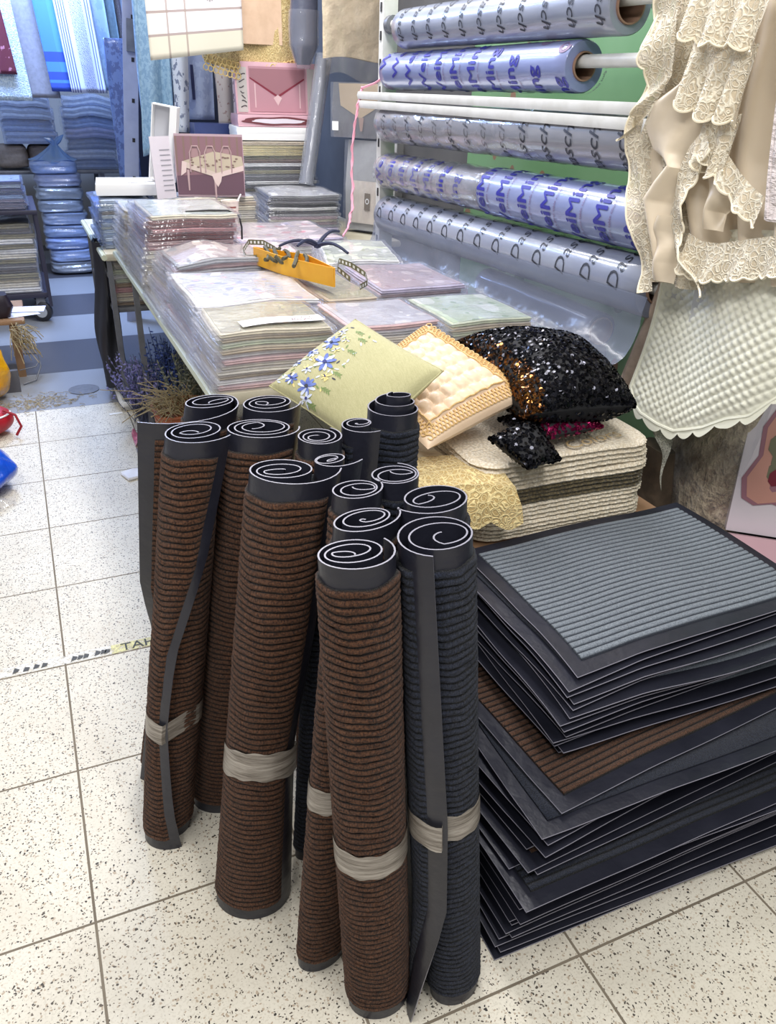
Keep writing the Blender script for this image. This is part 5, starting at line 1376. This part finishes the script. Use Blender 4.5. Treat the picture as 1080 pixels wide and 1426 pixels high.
for lab, x0, x1, zb_, y, m, tl in F:
    hang('hanging_fabric', lab, 'fabric', x0 - tl * .6, x1 - tl * .6, 2.05, zb_, y, m, FG, wav=.008, nw=1.2, th=.03, tilt=tl)
hang('hanging_fabric', 'dark red flowered cloth peeking out at the far left edge', 'fabric', -.10, .165, 2.0, 1.40, 5.42, damask('dark red cloth', (92, 22, 46), (170, 110, 130), 26, .64), FG, wav=.006, nw=1, th=.02, tilt=.06)
sh = thing('storage_shelf', 'low storage shelf at the far end carrying wrapped cloth stacks', 'shelf')
g = G(); g.box(-.5, 1.6, 6.22, 6.85, .715, .74, .004); obj('shelf_board', g, STEEL, sh)
for x in (-.45, .75, 1.55):
    for y in (6.26, 6.80):
        g = G(); g.box(x - .02, x + .02, y - .02, y + .02, 0, .715, .002); obj('leg', g, STEEL, sh)
BC = ['pale blue', 'white', 'teal', 'pale blue', 'lilac', 'white', 'grey']
pack_stack('right far-end shelf stack', .515, .90, 6.25, 6.6, .742, 1.272, 7, BC, None, None, bulge=.03, seed=31, jit=.015, film=FILM_FAR, slv=.02)
pack_stack('left far-end shelf stack', .06, .445, 6.25, 6.6, .930, 1.272, 4, BC, None, None, bulge=.03, seed=32, jit=.015, film=FILM_FAR, slv=.02)
def bundle(label, c, w, d, h, m, film=None, sd=1, name='wrapped_bundle', group=None):
    t = thing(name, label, 'bundle', group)
    g = G()
    def fb(u, v, s=1.):
        a = 2 * PI * u; b_ = PI * (v - .5)
        ca, sa = math.cos(a), math.sin(a); k = max(0., 1 - abs(2 * v - 1) ** 9) ** .5
        x = math.copysign(abs(ca) ** .5, ca) * w / 2 * k * s; y = math.copysign(abs(sa) ** .5, sa) * d / 2 * k * s
        return (c[0] + x + .016 * nz(u * 6, v * 3, sd), c[1] + y + .016 * nz(u * 7, v * 5, sd + 4), c[2] + h / 2 + (v - .5) * h * s + .006 * nz(u * 5, sd, 2) * k)
    g.grid(36, 14, fb, cu=True); obj('folded_cloth', g, m, t)
    if film:
        g = G(); g.grid(36, 14, lambda u, v: fb(u, v, 1.03), cu=True); obj('plastic_bag', g, film, t)
    return t
for k, cc in enumerate((((150, 140, 132), .05), ((120, 112, 110), .13))):
    bundle(('%s plush bundle on the far shelf under the left stack' % ('brown-grey' if k == 0 else 'dark grey')), (.10 + .24 * k, 6.42, .742), .24, .3, .185, cloth('plush %d' % k, cc[0], bump=.9, bscale=40), None, 40 + k)
BG = 'bagged blanket bundles stacked on the floor at the far end'
hh = .092; cols_b = [(150, 140, 110), (150, 164, 190), (140, 158, 196), (128, 146, 176), (150, 160, 180), (140, 144, 140), (150, 152, 142), (150, 150, 172), (140, 166, 210)]
for k in range(9):
    bundle('bagged blanket bundle, %s in the far floor stack' % nth(8 - k, 9), (.418 + .008 * math.sin(k * 2.1) - .004 * k, 6.02, .004 + hh * k), .335 - .004 * (k % 3), .30, hh * 1.10, cloth('blanket %d' % k, tuple(min(255, int(c * 1.2)) for c in cols_b[k]), bump=.6, bscale=60), FILM_FAR, 60 + k, 'blanket_bundle', BG)
t = thing('plastic_bag', 'knotted clear blue plastic bag on top of the far bundle stack', 'bag')
g = G()
def kb(u, v):
    a = 2 * PI * u; r_ = lerp(.16, .012, v ** .6) * (1 + .14 * math.sin(a * 7 + v * 4))
    return (.385 + r_ * math.cos(a) + .03 * v, 6.0 + r_ * .8 * math.sin(a), .832 + .13 * v + .01 * math.sin(a * 5))
g.grid(56, 14, kb, cu=True)
for sgn in (-1, 1): g.tube([(.415, 6.0, .94), (.415 + .03 * sgn, 6.0, .975), (.415 + .07 * sgn, 5.99, 1.0 + .01 * sgn)], [.014, .022, .004], 8)
obj('bag_film', g, film_mat('light blue bag film', (190, 214, 246), .2, 16, .8, .45, (150, 190, 240)), t)

# ------------------------------------------------------------------ left side of the aisle
ct = thing('wheeled_display_table', 'dark wheeled display table loaded with packs at the left edge', 'table')
DKM = basic('dark steel', (52, 50, 66), .5)
g = G(); g.box(-.50, .185, 4.42, 5.15, .655, .68, .004); obj('table_top', g, DKM, ct)
g = G(); g.box(-.50, .175, 4.44, 5.1, .155, .185, .004); obj('lower_tray', g, DKM, ct)
for (x, y) in ((.172, 4.44), (.172, 5.12), (-.48, 4.44)):
    g = G(); g.box(x - .012, x + .012, y - .012, y + .012, .10, .655, .002); obj('leg', g, DKM, ct)
for (x, y) in ((.115, 4.47), (.115, 5.05), (-.45, 4.47)):
    g = G(); RY = Matrix.Rotation(R(90), 4, 'Y') @ Matrix.Rotation(0, 4, 'X')
    g.lathe([(0, -.02), (.050, -.02), (.062, -.012), (.062, .012), (.050, .02), (0, .02)], (x, y, .064), 24, M=Matrix.Rotation(R(70), 4, 'Z') @ RY, cap=False); w_ = obj('wheel', g, basic('grey wheel', (44, 44, 50), .5), ct)
    g = G(); g.lathe([(0, -.023), (.036, -.023), (.036, .023), (0, .023)], (x, y, .064), 20, M=Matrix.Rotation(R(70), 4, 'Z') @ RY, cap=False); obj('hub', g, basic('pale hub', (176, 180, 186), .4), w_)
    g = G(); g.box(x - .028, x + .028, y - .012, y + .012, .07, .155, .003); obj('fork', g, STEEL, w_)
pack_stack('pile on the wheeled table', -.28, .135, 4.46, 4.80, .682, .845, 8, ['lilac', 'pale blue', 'navy', 'white', 'mauve'], P_WHITE, 'clear-wrapped pale tablecloth on top of the wheeled table pile', bulge=.01, seed=33, film=FILM_BLUE, jit=.012)
pack_stack('pile inside the wheeled table', -.25, .145, 4.47, 4.85, .188, .600, 14, ['cream', 'grey', 'ivory', 'olive', 'white', 'yellow', 'dark grey'], None, None, bulge=.012, seed=34, jit=.014)
# counter corner with papers and sacks
g = G(); g.box(-.45, .02, 3.30, 3.75, .285, .305, .003); g.box(-.44, -.40, 3.32, 3.36, 0, .285, .002); g.box(-.06, -.02, 3.34, 3.38, 0, .285, .002)
single('low_stool', g, KRAFT, 'low wooden stool at the left edge with papers on it', 'stool')
for k, (x, y, a, lab) in enumerate(((.005, 3.43, 18, 'white paper sheet hanging over the front of the left stool'), (.045, 3.50, -8, 'white paper sheet lying askew on top of the left stool'))):
    g = G(); z_ = .307 + .004 * k; g.slab(.16, .12, lambda x, y: z_ + .1 * max(0, .0), lambda x, y: z_ + .0012, 3, 3, .0004, (x, y, R(a))); single('paper_sheet', g, basic('lilac paper', (214, 214, 232), .6), lab, 'paper')
t = thing('straw_bundle', 'bundle of dry straw fraying at the edge of the left stool', 'straw')
g = G(); rr = random.Random(9); 
for k in range(90):
    p = Vector((rr.uniform(-.06, .03), rr.uniform(3.22, 3.29), rr.uniform(.20, .30))); q = p + Vector((rr.uniform(-.03, .07), rr.uniform(-.05, .02), rr.uniform(-.10, .02))); g.tube([p, (p + q) / 2 + Vector((0, 0, .01)), q], .0022, 4)
STRAW = basic('dry straw', (176, 160, 124), .8, (140, 124, 92), 60)
o = obj('straw_stalks', g, STRAW, t); o['kind'] = 'stuff'
def sack(name, label, cat, c, rx, ry, h, m, sd, squ=1.6, tw=.12, fold=6):
    t = thing(name, label, cat); g = G()
    def fn(u, v):
        a = 2 * PI * u; k = max(0., 1 - (abs(2 * v - 1)) ** squ) ** .5
        r_ = 1 + tw * nz(math.cos(a) * 1.6, math.sin(a) * 1.6, v * 4 + sd) + .04 * math.sin(a * fold + v * 6)
        return (c[0] + rx * k * r_ * math.cos(a), c[1] + ry * k * r_ * math.sin(a), c[2] + h * v)
    g.grid(48, 30, fn, cu=True); obj('bag_body', g, m, t); return t, fn
def shiny(name, a, b): return basic(name, a, .25, b, 8, bump=.7, bscale=16, bdist=.02, coat=.6)
t, fn = sack('plastic_bag', 'bright blue plastic bag slumped on the floor at the left edge', 'bag', (-.235, 1.99, .001), .150, .17, .17, shiny('blue plastic', (22, 92, 214), (14, 62, 176)), 3)
g = G(); g.grid(16, 10, lambda u, v: (lerp(-.26, -.10, u), 1.80 + .05 * v + .02 * math.sin(u * 7), .004 + .03 * v + .012 * math.sin(u * 9 + v * 3))); obj('clear_scrap', g, FILM, t)
t, fn = sack('yellow_sack', 'tall yellow plastic sack standing at the left edge of the aisle', 'sack', (-.235, 3.02, .001), .150, .12, .27, shiny('yellow plastic', (232, 172, 26), (206, 140, 14)), 5, 4, .16)
t = thing('red_bag', 'red sports bag with white piping lying behind the blue plastic bag', 'bag')
g = G()
def rb(u, v):
    a = 2 * PI * u; k = max(0., 1 - abs(2 * v - 1) ** 2.2) ** .5
    return (-.235 + .15 * k * math.cos(a), 2.56 + .11 * k * math.sin(a), .001 + .135 * v)
g.grid(36, 20, rb, cu=True); obj('bag_body', g, basic('red nylon', (176, 24, 40), .45, (140, 16, 32), 12, bump=.4, bscale=40), t)
g = G(); g.tube([Vector(rb(u / 40, .72)) + Vector((.002, -.002, .001)) for u in range(20, 41)], .004, 6); obj('white_piping', g, CARD, t)
g = G(); g.tube([(-.12, 2.52, .12), (-.075, 2.50, .10), (-.06, 2.49, .05), (-.085, 2.49, .012)], .006, 6); obj('strap', g, basic('red strap', (150, 18, 34), .6), t)
t = thing('handbag', 'dark maroon and black bag resting on the left stool', 'bag')
g = G(); g.slab(.18, .14, lambda x, y: .310, lambda x, y: .42, 10, 10, .02, (-.115, 3.40, R(6)), rc=.03); obj('bag_body', g, basic('black leather', (34, 26, 38), .4), t)
g = G(); g.slab(.10, .145, lambda x, y: .33, lambda x, y: .445, 8, 8, .02, (-.14, 3.395, R(6)), rc=.03); obj('front_panel', g, basic('maroon leather', (104, 24, 44), .4), t)
g = G(); g.box(-.14, -.052, 3.10, 3.13, 0, .11, .002); single('dark_board', g, basic('grey slate', (92, 92, 98), .6), 'small dark grey board leaning near the yellow sack', 'board')
t = thing('wire_rack', 'bent thin wire frame lying on the floor near the yellow sack', 'wire')
g = G(); g.tube([(-.04, 3.20, .006), (.02, 3.24, .01), (.055, 3.30, .06), (.05, 3.40, .10), (-.02, 3.42, .10)], .004, 6); g.tube([(-.05, 3.30, .05), (.03, 3.32, .055), (.052, 3.34, .08)], .003, 6); obj('wire', g, STEEL, t)
g = G(); g.lathe([(.0, .0005), (.072, .0005), (.074, .0035), (.0, .0045)], (.236, 3.035, 0), 36, cap=False); single('floor_cover', g, basic('dull brass grey', (112, 112, 116), .5, (92, 92, 96), 40), 'round grey metal cover set in the floor before the first dark band', 'cover')
g = G(); rr = random.Random(12)
for k in range(240):
    x = rr.gauss(.02, .10); y = 2.90 + rr.gauss(0, .055); a = rr.uniform(0, PI); l = rr.uniform(.01, .045)
    g.tube([(x, y, .003), (x + l * .5 * math.cos(a), y + l * .5 * math.sin(a), .006), (x + l * math.cos(a), y + l * math.sin(a), .003)], .0013, 3)
single('straw_litter', g, STRAW, 'loose straw litter swept along the edge of the tiled floor', 'litter', kind='stuff')
# worn tape with lettering on the tile joint
t = thing('floor_tape', 'worn pale tape strip with broken letters on the floor beside the rolled mats', 'tape')
def worn(name, a, b):
    m = NT(name); vec = m.tex(); f = m.n('Clamp', {'Value': m.math('MULTIPLY_ADD', m.noise(vec, 60, 4, .7), 5, -1.9)}).outputs[0]
    m.bsdf(m.mix(m.noise(vec, 20, 2), srgb(a), srgb(b)), .5, alpha=f); return m.mat
g = G(); g.poly([(-.22, .803, .0012), (.12, .803, .0012), (.12, .842, .0012), (-.22, .842, .0012)]); obj('white_strip', g, worn('worn white tape', (240, 238, 232), (226, 222, 210)), t, False)
g = G(); g.poly([(.12, .803, .0012), (.30, .803, .0012), (.30, .842, .0012), (.12, .842, .0012)]); obj('yellow_strip', g, worn('worn yellow tape', (226, 220, 140), (214, 206, 150)), t, False)
g = G(); text_on(g, 'TAHL', .046, lambda x, y: (.205 + x * 1.05, .807 + y, .0020)); obj('lettering', g, basic('black tape ink', (50, 52, 44), .6), t, False)
rr = random.Random(2); WORN = basic('worn black ink', (70, 68, 62), .6)
for x in (-.13, -.105, -.08, -.06, .015, .03, .045, .075, .09, .10): 
    g = G(); g.poly([(x, .81, .0019), (x + .014, .809 + .006 * rr.random(), .0019), (x + .018, .824, .0019), (x + .006, .828 + .006 * rr.random(), .0019)]); obj('worn_letter', g, WORN, t, False)
# scraps by the brown roll
for lab, x, y, s, col, sd in (('crumpled pink plastic scrap on the floor behind the brown rolls', .425, 2.28, .07, (206, 130, 160), 1), ('crumpled grey plastic scrap on the floor behind the brown rolls', .415, 2.12, .06, (150, 150, 160), 2)):
    g = G(); g.grid(12, 12, lambda u, v: (x + s * (u - .5) * 1.4, y + s * (v - .5) * 2, .004 + s * .9 * abs(nz(u * 4, v * 4, sd))), ); single('plastic_scrap', g, basic('scrap %d' % sd, col, .3, coat=.5), lab, 'scrap', 'plastic scraps by the table')
g = G(); g.slab(.09, .08, lambda x, y: .001, lambda x, y: .012 + .006 * nz(x * 40, y * 40), 8, 8, .003, (.335, 1.93, .3)); single('foam_scrap', g, basic('pale foam', (232, 232, 238), .6), 'flat pale plastic piece on the floor left of the dark mat flap', 'scrap')
g = G(); g.slab(.06, .02, lambda x, y: .001, lambda x, y: .0022, 2, 2, .0004, (.345, 2.64, .1)); single('paper_scrap', g, CARD, 'tiny white paper scrap on the floor by the second table foot', 'scrap')
# black cloth hanging from the second table, flower bundles and pot below
t = thing('black_garment', 'long black cloth bag hanging from the corner of the second table', 'bag')
g = G()
def bgm(u, v):
    a = 2 * PI * u; w_ = lerp(.042, .092, min(1, v * 1.6)) * (1 + .12 * math.sin(a * 4 + v * 6)); z = lerp(.735, .085 + .03 * math.cos(a), v)
    return (.392 + w_ * .62 * math.cos(a) + .008 * math.sin(v * 7) , 2.93 + w_ * 1.6 * math.sin(a), z)
g.grid(40, 26, bgm, cu=True, flip=True); g.poly([bgm(k / 40, 1) for k in range(40)]); obj('cloth_body', g, basic('black nylon', (22, 22, 28), .6, (34, 34, 42), 10), t)
g = G(); g.tube([(.372, 2.93, .72), (.366, 2.90, .76), (.374, 2.86, .765), (.382, 2.90, .752)], .007, 6); obj('knotted_tie', g, FILM_BLUE, t)
pot = thing('planter', 'terracotta-coloured planter under the long table with dry stalks on top', 'planter')
g = G()
def potf(u, v):
    a = 2 * PI * u; k = lerp(.080, .105, v); ca, sa = math.cos(a), math.sin(a)
    return (.545 + math.copysign(abs(ca) ** .5, ca) * k, 1.97 + math.copysign(abs(sa) ** .5, sa) * k * 1.1, .001 + .245 * v)
TERRA = basic('terracotta plastic', (166, 92, 52), .55, (140, 74, 42), 14)
g.grid(40, 8, potf, cu=True, flip=True); g.poly([tuple(Vector(potf(k / 40, 1)) - Vector((0, 0, .02))) for k in range(40)]); g.tube([potf(k / 40, 1) for k in range(40)], .006, 6, closed=True); obj('pot_body', g, TERRA, pot)
g = G(); rr = random.Random(21)
for k in range(120):
    p = Vector((.545 + rr.gauss(-.01, .05), 1.97 + rr.gauss(0, .06), .236)); q = p + Vector((rr.gauss(-.06, .07), rr.gauss(.02, .08), rr.uniform(.0, .09)))
    g.tube([p, (p + q) / 2 + Vector((0, 0, .03)), q], .0018, 4)
o = obj('dry_stalks', g, STRAW, pot); o['kind'] = 'stuff'
LB = 'artificial flower bunches under the tables'
for lab, x, y, n_, stc, bc, sd, hgt_ in (('lilac artificial flower bunch leaning nearest the aisle under the tables', .455, 2.50, 90, (90, 96, 120), (150, 146, 206), 1, .34), ('blue artificial flower bunch under the tables behind the lilac one', .58, 2.45, 110, (60, 76, 110), (66, 88, 160), 2, .42), ('grey-green artificial grass bunch under the tables beside the blue one', .66, 2.25, 110, (120, 126, 108), (166, 168, 150), 3, .42)):
    t = thing('flower_bunch', lab, 'flowers', LB); g = G(); g2 = G(); rr = random.Random(sd)
    for k in range(n_):
        p = Vector((x + rr.gauss(0, .02), y + rr.gauss(0, .03), .002)); q = p + Vector((rr.gauss(-.01, .055), rr.gauss(-.04, .07), rr.uniform(.5, 1) * hgt_))
        m_ = (p + q) / 2 + Vector((rr.gauss(0, .01), rr.gauss(0, .01), 0)); g.tube([p, m_, q], .0018, 4)
        for j in range(5):
            c_ = m_.lerp(q, .35 + .14 * j); s = .007
            d_ = Vector((rr.gauss(0, 1), rr.gauss(0, 1), rr.gauss(.4, .6))).normalized() * .016
            g2.tube([c_, c_ + d_ * .5, c_ + d_], [.003, .0042, .001], 4)
    o = obj('stems', g, basic('stem %d' % sd, stc, .7), t); o['kind'] = 'stuff'
    o = obj('blossoms', g2, basic('blossom %d' % sd, bc, .7, tuple(int(c * .75) for c in bc), 60), t); o['kind'] = 'stuff'

# leaf-printed green oilcloth behind the rack, and the rails the hanging goods hang from
m = NT('green leaf oilcloth'); vec = m.tex(); d_ = m.vor(m.mapping(vec, (1, 9, 5.5)), 1); cc = m.n('SeparateColor', {0: m.vor(m.mapping(vec, (1, 9, 5.5)), 1, out='Color')}).outputs[0]
c = m.mix(m.noise(vec, 4, 3), srgb(98, 142, 98), srgb(122, 162, 122)); c = m.mix(m.math('MULTIPLY', m.math('LESS_THAN', d_, .30), m.math('GREATER_THAN', cc, .45)), c, srgb(48, 86, 54)); c = m.mix(m.math('MULTIPLY', m.math('LESS_THAN', d_, .22), m.math('LESS_THAN', cc, .2)), c, srgb(134, 104, 84))
m.bsdf(c, .4, coat=.4)
t = thing('oilcloth', 'green leaf-printed oilcloth hanging behind the film rolls', 'oilcloth')
g = G(); g.grid(40, 20, lambda u, v: (1.80 + .012 * math.sin(u * 26), lerp(2.04, -.4, u), lerp(2.05, .35, v))); obj('cloth_panel', g, m.mat, t)
for y, x0, x1 in ((3.3, .70, 1.84), (3.9, .60, 1.84), (5.55, -.6, 1.6)):
    g = G(); g.tube([(x0, y, 2.062), (x1, y, 2.062)], .012, 8); g.tube([(x0 + .05, y, 2.06), (x0 + .05, y, 2.9)], .005, 6); g.tube([(x1 - .05, y, 2.06), (x1 - .05, y, 2.9)], .005, 6)
    single('hanging_rail', g, STEEL, 'steel rail over %s carrying the hanging cloths' % {3.3: 'the near end of the second table', 3.9: 'the back of the second table', 5.55: 'the far end of the aisle'}[y], 'rail', 'hanging rails above the frame')
# ------------------------------------------------------------------ camera and light
cam = bpy.data.cameras.new('camera'); co = bpy.data.objects.new('camera', cam); COL.objects.link(co)
pit, yaw, rol = .492007471, .424447607, .0302896744
cy_, sy_, cp_, sp_ = math.cos(yaw), math.sin(yaw), math.cos(pit), math.sin(pit)
fwd = Vector((sy_ * cp_, cy_ * cp_, -sp_)); rt0 = Vector((cy_, -sy_, 0)); up0 = rt0.cross(fwd)
rt_ = rt0 * math.cos(rol) + up0 * math.sin(rol); up_ = up0 * math.cos(rol) - rt0 * math.sin(rol)
M = Matrix((rt_, up_, -fwd)).transposed().to_4x4(); M.translation = Vector((.0927678, -1.0581130, 1.3817257))
co.matrix_world = M
cam.sensor_fit = 'VERTICAL'; cam.sensor_height = 24; cam.sensor_width = 36; cam.lens = 1098.801 * 24 / 1426
cam.clip_start = .02
SC.camera = co
def lamp(name, loc, size, power, col=(1, 1, 1), rot=(0, 0, 0)):
    l = bpy.data.lights.new(name, 'AREA'); l.shape = 'RECTANGLE'; l.size, l.size_y = size; l.energy = power; l.color = col
    o = bpy.data.objects.new(name, l); o.location = loc; o.rotation_euler = rot; COL.objects.link(o); return o
lamp('ceiling_tube_and_fill_lamp', (-.45, -.6, 2.75), (.3, 2.2), 54, (1, .985, .965))
lamp('ceiling_tube_and_fill_lamp', (.75, -1.3, 2.75), (.3, 1.8), 40, (1, .985, .965))
lamp('ceiling_tube_and_fill_lamp', (1.05, 1.9, 2.7), (.3, 2.4), 64, (1, .98, .98))
lamp('blue_tube_lamp', (.30, 5.0, 2.7), (.9, .5), 135, (.40, .57, 1))
lamp('blue_tube_lamp', (.0, 4.1, 2.7), (.4, .5), 9, (.40, .56, 1))
lamp('ceiling_tube_and_fill_lamp', (.35, 3.1, 2.72), (.3, .9), 22, (.82, .89, 1))  # added fill lamp out of view, brightens the fronts of far post and stacks
w = bpy.data.worlds.new('world'); SC.world = w; w.use_nodes = True
w.node_tree.nodes['Background'].inputs[0].default_value = (.93, .96, 1, 1)
w.node_tree.nodes['Background'].inputs[1].default_value = .36
vs_ = SC.view_settings
vs_.view_transform = 'Standard'; vs_.look = 'None'; vs_.gamma = 1; vs_.use_curve_mapping = False; vs_.exposure = 0.0
SC.cycles.use_denoising = True
SC.cycles.transparent_max_bounces = 24
SC.cycles.max_bounces = 8
finish()
